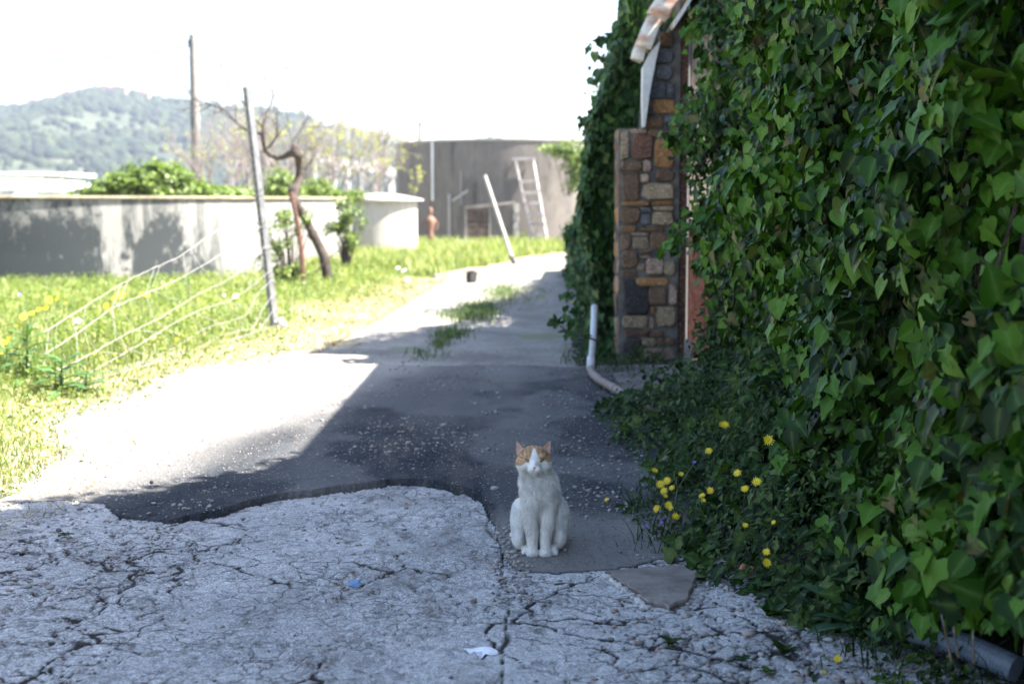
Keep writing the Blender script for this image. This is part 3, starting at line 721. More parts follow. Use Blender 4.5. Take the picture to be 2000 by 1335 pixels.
m_.build('trunk', BARK, tree, smooth=True)
LIMBM = M('grey_limb', (.05, .042, .04), (.11, .095, .09), 9, .9, .3)
def limb(pl, r0, r1, twig=2, lenk=.6):
    pts = [P(a, b, 22 + random.uniform(-.15, .15)) for a, b in pl]; n = len(pts); mb = MB(); tips = []
    r0 *= .9; r1 *= .8
    mb.tube(pts, [r0 + (r1 - r0) * i / (n - 1) for i in range(n)], 6)
    for i in range(1, n):
        d_ = (pts[i] - pts[i - 1]).normalized()
        for _ in range(2):
            dv = (d_ + Vector((random.gauss(0, .6), random.gauss(0, .5), random.gauss(.2, .4)))).normalized()
            grow(mb, pts[i], dv, lenk * random.uniform(.5, 1), r1 * 1.2, twig, tips, .6, .1, 3, .35)
    mb.build('limb', LIMBM, tree)
limb([(523, 218), (535, 188), (522, 160), (505, 128), (492, 105)], .020, .007)
limb([(530, 200), (536, 165), (552, 138), (585, 115)], .014, .005, 1)
limb([(518, 294), (532, 280), (541, 262), (543, 245)], .022, .010, 1, .35)
limb([(513, 250), (498, 232), (476, 205), (450, 168), (432, 130), (440, 100)], .020, .006)
limb([(514, 262), (490, 258), (462, 240), (440, 215), (412, 204), (396, 203)], .026, .012, 1, .4)
limb([(580, 298), (570, 278), (590, 250), (605, 215), (625, 180)], .016, .006, 1)

# rusty stake beside the tree
o = MB().tube([P(568, 375, 21), P(578, 420, 21), P(588, 480, 21), P(596, 590, 21)], [.034, .036, .038, .04], 7).build('rusty_stake', RUST); tag(o, 'thin rusty iron stake leaning beside the gnarled trunk', 'stake')

# ------------------------------------------------------------ leaning fence post with sagging wire
fb = P(536, 655, 15.0); fence = empty('wire_fence', (fb.x, 15.0, 0), 'tall leaning galvanised fence post with sagging wires trailing to the lower left', 'fence')
pt, pb = P(478, 170, 15.0), Vector((fb.x - .01, 15.0, -.05)); ax = (pt - pb).normalized(); m_ = MB(); L_ = (pt - pb).length
R_ = Matrix.Rotation(math.radians(-40), 3, 'Z'); q_ = Vector((0, 0, 1)).rotation_difference(ax).to_matrix()
m_.box((pt + pb) / 2, (.062, .010, L_), q_ @ R_); m_.box((pt + pb) / 2 + q_ @ R_ @ Vector((.026, .033, 0)), (.010, .060, L_), q_ @ R_)
m_.build('post', GALV, fence)
m_ = MB()
for k in range(30):
    c_ = pb + ax * (.3 + k * .075); m_.box(c_ + q_ @ R_ @ Vector((.0, -.0065, 0)), (.012, .004, .028), q_ @ R_)
m_.build('post_notches', BLACKM, fence)['kind'] = 'stuff'
for zz in (1.42, 1.08, .80, .55):
    c_ = pb + ax * zz; pts = [c_ + Vector((.055 * math.cos(t * .7), .055 * math.sin(t * .7), .006 * t)) for t in range(20)]; MB().tube(pts, .004, 4).build('tie_wire', GALV, fence)
strands = [[(500, 392, 15), (460, 425, 14.2), (415, 455, 13.6), (350, 502, 12.8), (300, 523, 12.2), (240, 552, 11.6), (160, 602, 10.8), (80, 652, 10.2)],
           [(512, 440, 15), (470, 470, 14.2), (435, 495, 13.5), (350, 545, 12.6), (280, 575, 12), (220, 600, 11.4), (155, 648, 10.7), (90, 690, 10)],
           [(518, 480, 15), (480, 520, 14.3), (440, 550, 13.6), (390, 572, 13), (310, 622, 12), (240, 655, 11.4), (170, 695, 10.7), (100, 730, 10)],
           [(526, 530, 15), (500, 552, 14.5), (455, 585, 13.8), (390, 605, 13), (340, 630, 12.3), (280, 668, 11.7), (210, 708, 10.9), (130, 750, 10.1)],
           [(533, 545, 15), (505, 570, 14.5), (480, 618, 14), (400, 640, 13), (340, 680, 12.3), (240, 722, 11.2), (160, 762, 10.4)],
           [(537, 570, 15), (515, 600, 14.6), (495, 640, 14.1), (430, 655, 13.2), (370, 690, 12.5), (290, 725, 11.6), (230, 752, 11)],
           [(538, 600, 15), (522, 622, 14.7), (500, 650, 14.2), (430, 680, 13.1), (350, 705, 12.2), (280, 742, 11.4), (210, 772, 10.7)],
           [(540, 635, 15), (520, 652, 14.7), (470, 672, 13.6), (400, 690, 12.8), (310, 735, 11.5), (230, 775, 10.7), (145, 805, 10.0), (110, 815, 9.7)]]
WIREM = M('dull_wire', (.26, .25, .24), (.36, .34, .33), 20, .7, .1)
def respl(pl, n=40):
    pts = [P(*q) for q in pl]; t = np.linspace(0, len(pts) - 1, n); A = np.array([tuple(p) for p in pts]); s = np.arange(len(pts))
    return np.stack([np.interp(t, s, A[:, k]) for k in range(3)], 1)
R0 = [respl(s) for s in strands]
for A in R0:
    k1 = A.copy(); k1[1:-1] = (A[:-2] + A[1:-1] * 2 + A[2:]) / 4; A[:] = k1
    A += np.stack([0 * A[:, 0], 0 * A[:, 0], 0.006 * np.sin(np.arange(len(A)) * 2.6 + A[0, 2] * 40) * np.sin(np.arange(len(A)) * .7 + A[0, 2] * 20)], 1)
    A[:, 2] = np.maximum(A[:, 2], .03)
    MB().tube([tuple(p) for p in A], .0028, 5).build('wire', WIREM, fence)
for k in range(2, 40, 3):
    pts = [tuple(Ai[min(39, max(0, k + int(round(math.sin(i * 1.3 + k)))))]) for i, Ai in enumerate(R0)]
    MB().tube(pts, .002, 4).build('cross_wire', WIREM, fence)
m_ = MB().ell((fb.x + .05, 15.0, .03), (.09, .08, .08), 9, 6, jit=.25); m_.build('post_footing', STONEG, fence)

# ------------------------------------------------------------ small cistern with a lid
cc = Vector((P(737, 400, 34).x, 34.8, 0)); CR = .87 * 34.8 / 34
cis = empty('cistern', cc, 'small round white cistern with a flat overhanging lid', 'cistern')
CW = tankmat('white_render', (.36, .33, .30), (.43, .40, .365), (.2, .18, .16), (.62, .75))
MB().lathe(cc, [(CR, -.1), (CR + .01, .5), (CR, 1.43)], 60).build('wall', CW, cis, smooth=True)
LIDM = M('pale_slab', (.30, .27, .25), (.40, .37, .345), 3, .85, .3)
MB().lathe(cc, [(.01, 1.585), (.5, 1.55), (CR + .16, 1.44), (CR + .17, 1.40), (CR - .05, 1.385)], 40).build('lid', LIDM, cis)

# ------------------------------------------------------------ big round tank
bc = Vector((0, 49, 0)); BR = 3.95
bt = empty('concrete_tank', bc, 'tall round grey concrete tank at the bend of the track', 'tank')
BT = tankmat('grey_concrete', (.125, .11, .10), (.185, .165, .15), (.045, .042, .04), (.55, .68), .3)
na, nz = 160, 20; A_ = np.linspace(0, 2 * PI, na, endpoint=False); Z_ = np.linspace(-.1, 3.33, nz); AA, ZZ = np.meshgrid(A_, Z_)
RR_ = BR + .03 * (fbm(AA * 5, ZZ * 1.5, 150) - .5)
V_ = np.stack([bc.x + RR_ * np.cos(AA), bc.y + RR_ * np.sin(AA), ZZ], -1).reshape(-1, 3)
i5 = np.arange(na * nz).reshape(nz, na); F5 = np.stack([i5[:-1], np.roll(i5, -1, 1)[:-1], np.roll(i5, -1, 1)[1:], i5[1:]], -1).reshape(-1, 4)
link('wall', npmesh('wall', V_, F5, smooth=True), BT, bt)
MB().lathe(bc, [(BR + .03, 3.30), (BR + .035, 3.36), (BR - .25, 3.37), (BR - .25, 3.0)], 90).build('rim', M('tank_rim', (.25, .22, .19), (.36, .33, .3), 3, .9, .3), bt)
MB().lathe(bc, [(.01, 3.1), (BR - .2, 3.1)], 40).build('deck', GROUNDM, bt)
def onbt(px, off=.03):
    a = (px - 1000) / F_PX; # solve ray with circle
    B = a * a + 1; b_ = -2 * 49; c_ = 49 * 49 - (BR + off) ** 2; D = b_ * b_ - 4 * B * c_
    y = (-b_ - math.sqrt(max(D, 0))) / (2 * B); return a * y, y
def bpipe(px, py0, py1, r, label, mat, bend=True):
    x, y = onbt(px, r + .01); z0 = P(px, py0, y).z; z1 = P(px, py1, y).z
    pts = [(x, y, z1), (x, y, z0 - .06)] + ([(x, y + .03, z0), (x, y + .25, z0 + .04)] if bend else [])
    o = MB().tube(pts, r, 8).build('pipe', mat, bt); o['label'] = label
bpipe(846, 279, 392, .045, 'pale vertical pipe at the left of the tank', WHITEMETAL)
bpipe(878, 375, 470, .045, 'short pale pipe at the foot of the tank', M('dusty_pipe', (.3, .28, .27), (.4, .38, .36), 3, .7), False)
bpipe(901, 330, 400, .02, 'thin water streaked pipe in the middle of the tank', M('dusty_pipe2', (.3, .29, .28), (.36, .34, .33), 3, .7), False)
MB().tube([(onbt(884, .03)[0], onbt(884, .03)[1], P(884, 392, 45.6).z), (onbt(914, .03)[0], onbt(914, .03)[1], P(914, 372, 45.6).z)], .02, 6).build('brace', WHITEMETAL, bt)

# ladder against the tank
lad = empty('ladder', P(1050, 470, 44.4), 'whitewashed wooden ladder leaning against the tall round tank', 'ladder'); lad.location.z = 0
a0, a1 = P(1006, 312, 45.0), P(1044, 478, 44.2); b0_, b1 = P(1041, 310, 45.0), P(1070, 482, 44.2)
a0.z = 2.70; b0_.z = 2.72; a1.z = 0; b1.z = 0
def bar(p, q, wx_, wy_): 
    p, q = Vector(p), Vector(q); d_ = (q - p); m = MB().box((p + q) / 2, (wx_, wy_, d_.length), Vector((0, 0, 1)).rotation_difference(d_.normalized()).to_matrix()); return m
WHWOOD = M('whitewashed_wood', (.30, .27, .27), (.42, .39, .39), 7, .8, .3)
bar(a0, a1, .10, .05).build('rail', WHWOOD, lad); bar(b0_, b1, .10, .05).build('rail', WHWOOD, lad)
for k, t_ in enumerate([0.0, .25, .38, .50, .62, .74, .86, .955][0:8]):
    p, q = a0.lerp(a1, t_), b0_.lerp(b1, t_)
    if k == 0: p = p + Vector((-.06, 0, .03)); q = q + Vector((.06, 0, .03))
    d_ = q - p; ang = math.atan2(d_.z, d_.x)
    MB().box((p + q) / 2 + Vector((0, -.055, 0)), (d_.length + .06, .05, .085), Matrix.Rotation(-ang, 3, 'Y')).build('rung', WHWOOD, lad)

# hutch of planks and slabs beside the ladder
hd = 43.2
hut = empty('plank_hutch', P(955, 470, hd), 'low hutch with brown plank front and a concrete slab side under the tank', 'hutch'); hut.location.z = 0
hx0, hx1, hx2 = P(909, 470, hd).x, P(958, 470, hd).x, P(1004, 470, hd).x
hz = lambda py: P(950, py, hd).z
MB().box(((hx1 + hx2) / 2, hd + .05, .58), (hx2 - hx1 - .03, .09, 1.16)).build('side_slab', BT, hut)
for k in range(6):
    z_ = .14 + k * .185; MB().box(((hx0 + hx1) / 2, hd + .03 + .02 * (k % 2), z_), (hx1 - hx0 - .06, .05, .13 + .03 * (k % 3)), Matrix.Rotation(.03 * (k % 3 - 1), 3, 'Y')).build('plank', DARKWOOD, hut)
MB().box(((hx0 + hx1) / 2, hd + .35, .58), (hx1 - hx0 - .02, .5, 1.1)).build('box_back', BLACKM, hut)
MB().box((hx0 + .02, hd - .01, .60), (.07, .08, 1.2)).build('corner_post', OLDWOOD, hut); MB().box((hx1 - .02, hd - .015, .60), (.06, .07, 1.2)).build('corner_post', OLDWOOD, hut)
p, q = Vector((hx0 - .04, hd, 1.22)), Vector((hx2 + .02, hd, 1.38)); ang = math.atan2(q.z - p.z, q.x - p.x)
MB().box((p + q) / 2 + Vector((0, .25, 0)), ((q - p).length, .75, .07), Matrix.Rotation(-ang, 3, 'Y'), .012).build('roof_board', OLDWOOD, hut)
for k in range(5):
    MB().box((hx2 + .06, hd - .02, .13 + k * .27), (.15, .16, .24), Matrix.Rotation(.08 * (k % 3 - 1), 3, 'Z'), .015).build('block', LIDM, hut, bevel=.01)
# rubble before the hutch
pp2 = []
for _ in range(130): pp2.append((random.uniform(P(875, 480, 42).x, P(965, 480, 42).x), random.uniform(41.6, 42.9), random.uniform(.02, .22), random.uniform(.04, .13)))
pp2 = np.array(pp2); o = pebbles('rubble_heap', pp2[:, :3], pp2[:, 3], RNG.random(len(pp2)) * .8 + .1, PEB)

# leaning white pole
p0, p1 = P(947, 343, 33.0), P(1003, 512, 32.2); p1.z = 0
lp = empty('leaning_pole', p1, 'pale thin pole leaning left over the track edge on a dark foot', 'pole')
MB().tube([p1 + Vector((0, 0, .0)), p0], [.045, .04], 8).build('shaft', M('pale_pole', (.30, .27, .25), (.40, .37, .34), 6, .8), lp)
MB().tube([p1 + (p0 - p1) * -.01 + Vector((.01, 0, 0)), p1 + (p0 - p1) * .07], [.062, .056], 8).build('foot', BLACKM, lp)
# plank and dark block at the verge
pa, pb_ = P(848, 540, 24.0), P(925, 524, 24.6)
d_ = (pb_ - pa); ang = math.atan2(d_.y, d_.x); sl = math.atan2(d_.z, math.hypot(d_.x, d_.y))
tag(MB().box((pa + pb_) / 2, (d_.length, .10, .045), Matrix.Rotation(ang, 3, 'Z') @ Matrix.Rotation(-sl, 3, 'Y')).build('plank', OLDWOOD), 'weathered plank lying at the verge with one end on a dark block', 'plank')
tag(MB().box((P(921, 530, 24.6).x, 24.65, .07), (.15, .2, .20), Matrix.Rotation(.3, 3, 'Z'), .015).build('dark_block', BLACKM, bevel=.02), 'small dark block under the end of the plank', 'block')
# rusty figure-like standpipe
rx = P(841, 470, 42.0).x
rp = empty('rusty_stand', (rx, 42, 0), 'rusty torso shaped iron stand by the dark gap beside the tall tank', 'stand')
RB_ = M('bright_rust', (.13, .06, .035), (.26, .14, .10), 5, .85, .4)
MB().lathe((rx, 42, 0), [(.0, .98), (.07, .96), (.15, .86), (.14, .76), (.09, .62), (.075, .52), (.10, .42), (.09, .30), (.03, .22), (.0, .2)], 14).build('torso', RB_, rp, smooth=True)
MB().lathe((rx, 42, 0), [(.0, 1.24), (.05, 1.22), (.065, 1.14), (.05, 1.05), (.035, .99), (.05, .94)], 12).build('head', RB_, rp, smooth=True)
MB().tube([(rx - .16, 42, .55), (rx - .22, 42, .74), (rx - .12, 42, .88)], .03, 6).tube([(rx + .16, 42, .55), (rx + .21, 42, .74), (rx + .12, 42, .88)], .03, 6).build('arms', RB_, rp)
MB().tube([(rx, 42, .25), (rx - .02, 42, 0)], .035, 6).tube([(rx, 42, .25), (rx + .1, 42.05, 0)], .03, 6).build('legs', RB_, rp)

# plant hanging over the right shoulder of the tank, bushes at its foot
green_shrub([(1135, 305, 46, 36, 1900), (1100, 292, 34, 18, 700), (1068, 288, 26, 7, 240), (1125, 345, 26, 34, 800)], 43.8, 'sunlit yellow-green creeper spilling over the right shoulder of the tall tank', .11, mat=BUSH, name='creeper', cat='creeper')
green_shrub([(1020, 470, 18, 22, 420), (1035, 480, 16, 12, 260)], 43.4, 'weedy shrub growing between the hutch and the ladder', .09)
green_shrub([(1112, 455, 20, 26, 520), (1125, 470, 14, 16, 300)], 42, 'dark small bush at the right foot of the tall tank', .08, mat=WEED)
tag(MB().box((P(1112, 470, 42.2).x, 42.2, .2), (.35, .3, .4), Matrix.Rotation(.3, 3, 'Z'), .03).build('stone_block', LIDM, bevel=.03), 'pale stone block by the small bush right of the ladder', 'block')
tag(MB().box((P(1085, 474, 43).x, 43, .06), (.5, .3, .12), Matrix.Rotation(-.2, 3, 'Z'), .03).build('stone_slab', LIDM, bevel=.02), 'flat pale slab on the ground at the right of the ladder foot', 'slab')

# ------------------------------------------------------------ poles and cables
up_b = P(388, 400, 56); up_b.z = 0; up_t = P(379, 68, 56)
pole = empty('utility_pole', up_b, 'tall grey utility pole rising behind the low tank', 'utility pole')
MB().tube([up_b, up_t], [.19, .11], 12).build('shaft', POLEWOOD, pole, smooth=True)
MB().tube([up_b + Vector((-.17, -.06, 0)), up_t + Vector((-.11, -.05, 0))], .075, 6).build('pole_shade', BLACKM, pole)  # black strip standing in for the shaded left side of the pole
m_ = MB().box(up_t + Vector((-.1, 0, -.25)), (.3, .14, .12)); m_.tube([up_t + Vector((-.2, 0, -.2)), up_t + Vector((-.2, 0, -.45))], .05, 6); m_.build('bracket', BLACKM, pole)
ca = up_t + Vector((-.15, 0, -.45)); cb = P(-700, 10, 52)
pts = [ca.lerp(cb, t) + Vector((0, 0, -1.15 * 4 * t * (1 - t))) for t in np.linspace(0, 1, 40)]
m_ = MB().tube(pts, .03, 5); m_.tube([p + Vector((0, 0, .07 * math.sin(i * 1.7))) for i, p in enumerate(pts)], .018, 4)
tag(m_.build('overhead_cable', GALV), 'white twisted overhead cable sagging from the utility pole to the left', 'cable')
p = P(820, 400, 80); p.z = 0
so = empty('distant_post', p, 'short thin post standing behind the tall round tank', 'post')
MB().tube([p, P(820, 242, 80)], [.11, .09], 8).build('shaft', POLEWOOD, so); t0 = P(820, 242, 80)
MB().box(t0 + Vector((0, 0, .02)), (.26, .2, .08)).build('cap', BLACKM, so)

# ------------------------------------------------------------ far buildings
def roofhouse(name, label, cat, c, sz, h, rise, wmat, rmat, wins=0, rot=0, rail=None):
    o = empty(name, c, label, cat); R = Matrix.Rotation(rot, 3, 'Z'); c = Vector(c)
    MB().box(c + Vector((0, 0, h / 2)), (sz[0], sz[1], h), R).build('wall', wmat, o)
    hx, hy = sz[0] / 2 + .3, sz[1] / 2 + .3
    poly = [Vector((-hx, 0, 0)), Vector((0, 0, rise)), Vector((hx, 0, 0)), Vector((hx, 0, -.15)), Vector((-hx, 0, -.15))]
    MB().prism([R @ p + c + Vector((0, 0, h + .16)) for p in poly], R @ Vector((0, -hy, 0)), R @ Vector((0, hy, 0))).build('roof', rmat, o)
    for k in range(wins):
        x = -sz[0] / 2 + sz[0] * (k + .5) / wins
        MB().box(c + R @ Vector((x, -sz[1] / 2 - .02, h * .55)), (sz[0] / wins * .4, .08, h * .35), R).build('window', GLASSD, o)
    return o
# white shed with a barrel roof at the left, its flat canopy behind
d0 = 120; k0 = d0 / F_PX
sh = empty('white_shed', P(40, 400, d0), 'long white shed with a curved roof beyond the low tank at the far left', 'shed'); sh.location.z = 0
xs0, xs1 = P(-220, 400, d0).x, P(104, 400, d0).x
prof = [(xs0, 3.1), (P(0, 0, d0).x, P(0, 347, d0).z), (P(50, 0, d0).x, P(50, 350, d0).z), (P(85, 0, d0).x, P(85, 357, d0).z), (P(103, 0, d0).x, P(103, 364, d0).z), (P(107, 0, d0).x, P(107, 372, d0).z)]
poly = [Vector((x, d0, z)) for x, z in prof] + [Vector((prof[-1][0], d0, prof[-1][1] - .12))] + [Vector((xs0, d0, 2.8))]
MB().prism(poly, Vector((0, 0, 0)), Vector((0, 14, 0))).build('roof', ROOFW, sh)
MB().box(((xs0 + xs1) / 2, d0 + 7, 1.15), (xs1 - xs0 - .2, 13.6, 2.3)).build('wall', WALLW, sh)
for k in range(9):
    MB().box((xs0 + (k + .5) * (xs1 - xs0) / 9, d0 + .12, 1.3), (.5, .1, 1.0)).build('window', GLASSD, sh)
d1 = 150
cn = empty('white_canopy', P(55, 400, d1), 'flat white canopy roof behind the curved white shed', 'canopy'); cn.location.z = 0
xa, xb = P(-200, 0, d1).x, P(123, 0, d1).x; zt = P(0, 338, d1).z
MB().box(((xa + xb) / 2, d1 + 5, zt), (xb - xa, 10, .35), Matrix.Rotation(.012, 3, 'Y')).build('roof', ROOFW, cn)
for k in range(8):
    MB().box((xa + 1 + k * (xb - xa - 2) / 7, d1 + 1, zt / 2 - .15), (.25, .25, zt - .3)).build('pillar', WALLW, cn)
# small domed white hut with orange cap in front
dh = P(48, 385, 95)
hut2 = empty('domed_hut', (dh.x, 95, 0), 'tiny white hut with an orange cap showing above the low tank at left', 'hut')
MB().lathe((dh.x, 95, 0), [(.85, 0), (.85, 1.75), (.7, 2.0), (.45, 2.15)], 20).build('wall', ROOFW, hut2); MB().lathe((dh.x, 95, 0), [(.5, 2.14), (.4, 2.3), (0, 2.42)], 16).build('cap', REDROOF, hut2)
o = MB().box((P(0, 0, 100).x, 100, .85), (9.5, 1, 1.85)).build('low_wall', PINKW); tag(o, 'low pinkish wall beyond the tank below the white shed', 'wall')
# white greenhouse roofs behind the budding shrubs
d2 = 70
gh = empty('white_greenhouse', P(700, 400, d2), 'long white roofed greenhouse glimpsed through the budding shrubs', 'greenhouse'); gh.location.z = 0
for nm, (pa_, pb2, dep) in {'roof': ((600, 303), (782, 338), d2), 'upper_roof': ((640, 232), (800, 272), d2 + 10)}.items():
    A, B = P(*pa_, dep), P(*pb2, dep); ang = math.atan2(B.z - A.z, B.x - A.x)
    MB().box((A + B) / 2 + Vector((0, 3, 0)), ((B - A).length, 6, .38 if nm == 'roof' else .22), Matrix.Rotation(-ang, 3, 'Y')).build(nm, ROOFW, gh)
    for k in range(6):
        q = A.lerp(B, (k + .5) / 6); MB().box((q.x, dep + .2, q.z / 2 - .1), (.12, .12, q.z - .2)).build('pillar', ROOFW, gh)
xg0, xg1 = P(610, 0, d2).x, P(780, 0, d2).x
MB().box(((xg0 + xg1) / 2, d2 + 3, .9), (xg1 - xg0, 5.5, 1.8)).build('wall', WALLW, gh)

# ------------------------------------------------------------ hill with woods, haze
rp_ = [(-1500, 330), (-900, 300), (-500, 250), (-200, 215), (0, 203), (45, 206), (90, 198), (135, 188), (180, 176), (215, 171), (250, 173), (290, 183), (330, 191), (380, 196), (430, 204), (480, 208), (540, 212), (600, 222), (650, 243), (720, 262), (780, 281), (860, 276), (900, 276), (960, 270), (1020, 276), (1100, 290), (1300, 300), (1700, 290), (2400, 330)]
HD = 620.0
RX = np.array([(a - 1000) / F_PX * HD for a, b in rp_]); RZ = np.array([CAMZ + (400 - b) / F_PX * HD - 1.6 for a, b in rp_])
hx = np.arange(-600, 380, 3.0); hy = np.concatenate([np.arange(330, 640, 4.0), np.arange(640, 800, 8.0)])
HX, HY = np.meshgrid(hx, hy)
def hillz(x, y):
    r = np.interp(x, RX, RZ)
    t = np.clip((y - 340) / 280, 0, 1.0)
    prof = t ** 1.15 * (1 - .0 * t)
    back = np.clip((y - 620) / 170, 0, 1)
    z = r * prof * (1 - back * .9) 
    z = z + 7 * (fbm(x / 40, y / 40, 201, 4) - .5) * np.sin(np.clip(t, 0, 1) * PI) 
    return z - .8
HZ = hillz(HX, HY) + 0.6 * (fbm(HX / 9, HY / 9, 205) - .5)
i6 = np.arange(HX.size).reshape(HX.shape); F6 = np.stack([i6[:-1, :-1], i6[:-1, 1:], i6[1:, 1:], i6[1:, :-1]], -1).reshape(-1, 4)
HM, t, b, o = newmat('hill_scrub'); v = coords(t); n1 = noise(t, v, .035, 6, .65); n2 = noise(t, v, .16, 5, .7)
col = ramp(t, n1, [(.36, (.02, .034, .016)), (.5, (.045, .06, .028)), (.6, (.085, .088, .05)), (.72, (.16, .135, .105))])
col = mixc(t, .8, col, ramp(t, n2, [(.35, (.45,) * 3), (.6, (1.3,) * 3)]), 'MULTIPLY')
t.links.new(col, b.inputs['Base Color']); b.inputs['Roughness'].default_value = 1
link('hill', npmesh('hill', np.stack([HX, HY, HZ], -1).reshape(-1, 3), F6, smooth=True), HM)['kind'] = 'structure'
nT = 22000
tx = RNG.uniform(-330, 60, nT); tyy = 345 + 290 * RNG.random(nT)
dens = fbm(tx / 28, tyy / 34, 210, 4); keep = (dens > .46) | (RNG.random(nT) < .16)
tx, tyy, dn = tx[keep], tyy[keep], dens[keep]
rg = RNG.uniform(-330, 60, 420); tx = np.concatenate([tx, rg]); tyy = np.concatenate([tyy, RNG.uniform(612, 628, 420)])
rr = RNG.uniform(.9, 2.3, len(tx)); tz = hillz(tx, tyy) + rr * .35
ico = bmesh.new(); bmesh.ops.create_icosphere(ico, subdivisions=1, radius=1); iv = np.array([q.co[:] for q in ico.verts]); it = np.array([[q.index for q in f.verts] for f in ico.faces]); ico.free()
n = len(tx); W = iv[None] * (1 + RNG.uniform(-.3, .3, (n, len(iv), 1))) * (rr[:, None, None] * np.array([1, 1, 1.05])) + np.stack([tx, tyy, tz], -1)[:, None]
T = (it[None] + (np.arange(n) * len(iv))[:, None, None]).reshape(-1, 3)
HW, t, b, o = newmat('hill_wood_foliage'); t.links.new(ramp(t, attr(t, 'rnd').outputs['Fac'], [(0, (.006, .012, .006)), (.6, (.014, .026, .010)), (1, (.04, .055, .02))]), b.inputs['Base Color']); b.inputs['Roughness'].default_value = 1
link('hill_woods', npmesh('hill_woods', W.reshape(-1, 3), T, {'rnd': np.repeat(RNG.random(n), len(iv))}), HW)['kind'] = 'stuff'
for (px_, lb, sz_) in [(243, 'pink house on the very summit of the hill', (7, 5)), (218, 'small rust-roofed house just left of the summit', (4, 4)), (290, 'pale pinkish house on the ridge right of the summit', (5, 4)), (145, 'small pinkish house on the left shoulder of the hill', (5, 4)), (78, 'low ochre house near the left dip of the ridge', (5, 4))]:
    x_ = (px_ - 1000) / F_PX * 612; z_ = float(hillz(np.array([x_]), np.array([612.0]))[0])
    roofhouse('hill_house', lb, 'house', (x_, 612, z_), sz_, 2.6, 1.0, PINKW, REDROOF, 2)
HZM = bpy.data.materials.new('haze_air'); HZM.use_nodes = True; t = HZM.node_tree; t.nodes.clear()
pv = nd(t, 'VolumePrincipled'); pv.inputs['Density'].default_value = .00045; pv.inputs['Color'].default_value = (.74, .82, 1, 1); pv.inputs['Anisotropy'].default_value = .2
vo_ = nd(t, 'OutputMaterial'); t.links.new(pv.outputs[0], vo_.inputs['Volume'])
MB().box((0, 350, 44), (1520, 1020, 93)).build('haze', HZM)['kind'] = 'stuff'

# ------------------------------------------------------------ stone house on the right: gable wall, stones, door, roof
FD = 11.65
house = empty('stone_house', (1.12, FD, 0), 'stone house corner with rusty roof pieces and a red plank door framed by ivy', 'house')
def pz(px, py, d=FD): q = P(px, py, d); return q.x, q.z
gp = [pz(1209, 720), pz(1209, 251), pz(1256, 251), pz(1262, 190), pz(1276, 128), pz(1292, 85), (1.5, 3.05), (2.6, 4.3), (2.95, 4.55), (3.3, 4.2), (5.0, 2.6), (5.0, -.05)]
gp[0] = (gp[0][0], -.05); gp.append((pz(1338, 0)[0] + 1.2, -.05))
# wall is cut round the doorway
dx0, dx1, dtop = pz(1328, 300)[0], pz(1328, 300)[0] + 1.25, 3.15
wall_poly1 = [gp[0], gp[1], gp[2], gp[3], gp[4], gp[5], (dx0, 2.86), (dx0, -.05)]
MB().prism([Vector((x, FD + .03, z)) for x, z in wall_poly1], Vector((0, 0, 0)), Vector((0, .50, 0))).build('wall', MORTAR, house)
wall_poly2 = [(dx1, -.05), (dx1, dtop), (dx0, dtop), (dx0, 2.864), (1.5, 3.05), (2.6, 4.3), (2.95, 4.55), (3.3, 4.2), (5.0, 2.6), (5.0, -.05)]
m_ = MB(); m_.prism([Vector((x, FD + .035, z)) for x, z in [(dx1, -.05), (dx1, dtop), (3.3, 4.2), (5.0, 2.6), (5.0, -.05)]], Vector((0, 0, 0)), Vector((0, .49, 0)))
m_.prism([Vector((x, FD + .035, z)) for x, z in [(dx0, dtop), (dx0, 2.864), (1.5, 3.05), (2.6, 4.3), (2.95, 4.55), (3.3, 4.2), (dx1 + .001, dtop)]], Vector((0, 0, 0)), Vector((0, .49, 0)))
m_.build('gable_wall', MORTAR, house)
# body and roof behind
m_ = MB(); m_.box((3.2, 13.3, 1.2), (3.4, 2.2, 2.4)); m_.build('rear_wall', MORTAR, house)
ROOFT = M('old_roof_tiles', (.22, .11, .07), (.36, .2, .13), 3, .9, .6, .02)
m_ = MB(); rv = [(1.35, 12.16, 2.75), (2.95, 12.16, 4.6), (4.9, 12.16, 2.7), (2.95, 12.6, 4.55), (1.5, 14.6, 2.45), (4.8, 14.6, 2.45)]
m_.v = [tuple(q) for q in rv]; m_.f = [(0, 1, 3, 4), (1, 2, 5, 3), (3, 5, 4), (0, 4, 5, 2), (0, 2, 1)]; m_.build('roof', ROOFT, house)
SC = {'b': ((.09, .055, .034), (.18, .11, .068)), 'o': ((.22, .11, .042), (.33, .17, .07)), 'g': ((.075, .08, .09), (.13, .13, .14)),
      't': ((.20, .145, .09), (.32, .245, .16)), 'd': ((.025, .022, .023), (.055, .046, .043)), 'p': ((.20, .13, .095), (.34, .245, .19)), 'r': ((.11, .055, .036), (.18, .09, .06))}
SM = {k: M('stone_' + n_, a, b, 9, .85, .9, .012, c3=tuple(min(1, q * 1.35) for q in b), objrand=.5) for (k, (a, b)), n_ in zip(SC.items(), ['brown', 'orange', 'grey', 'tan', 'dark', 'pink', 'red'])}
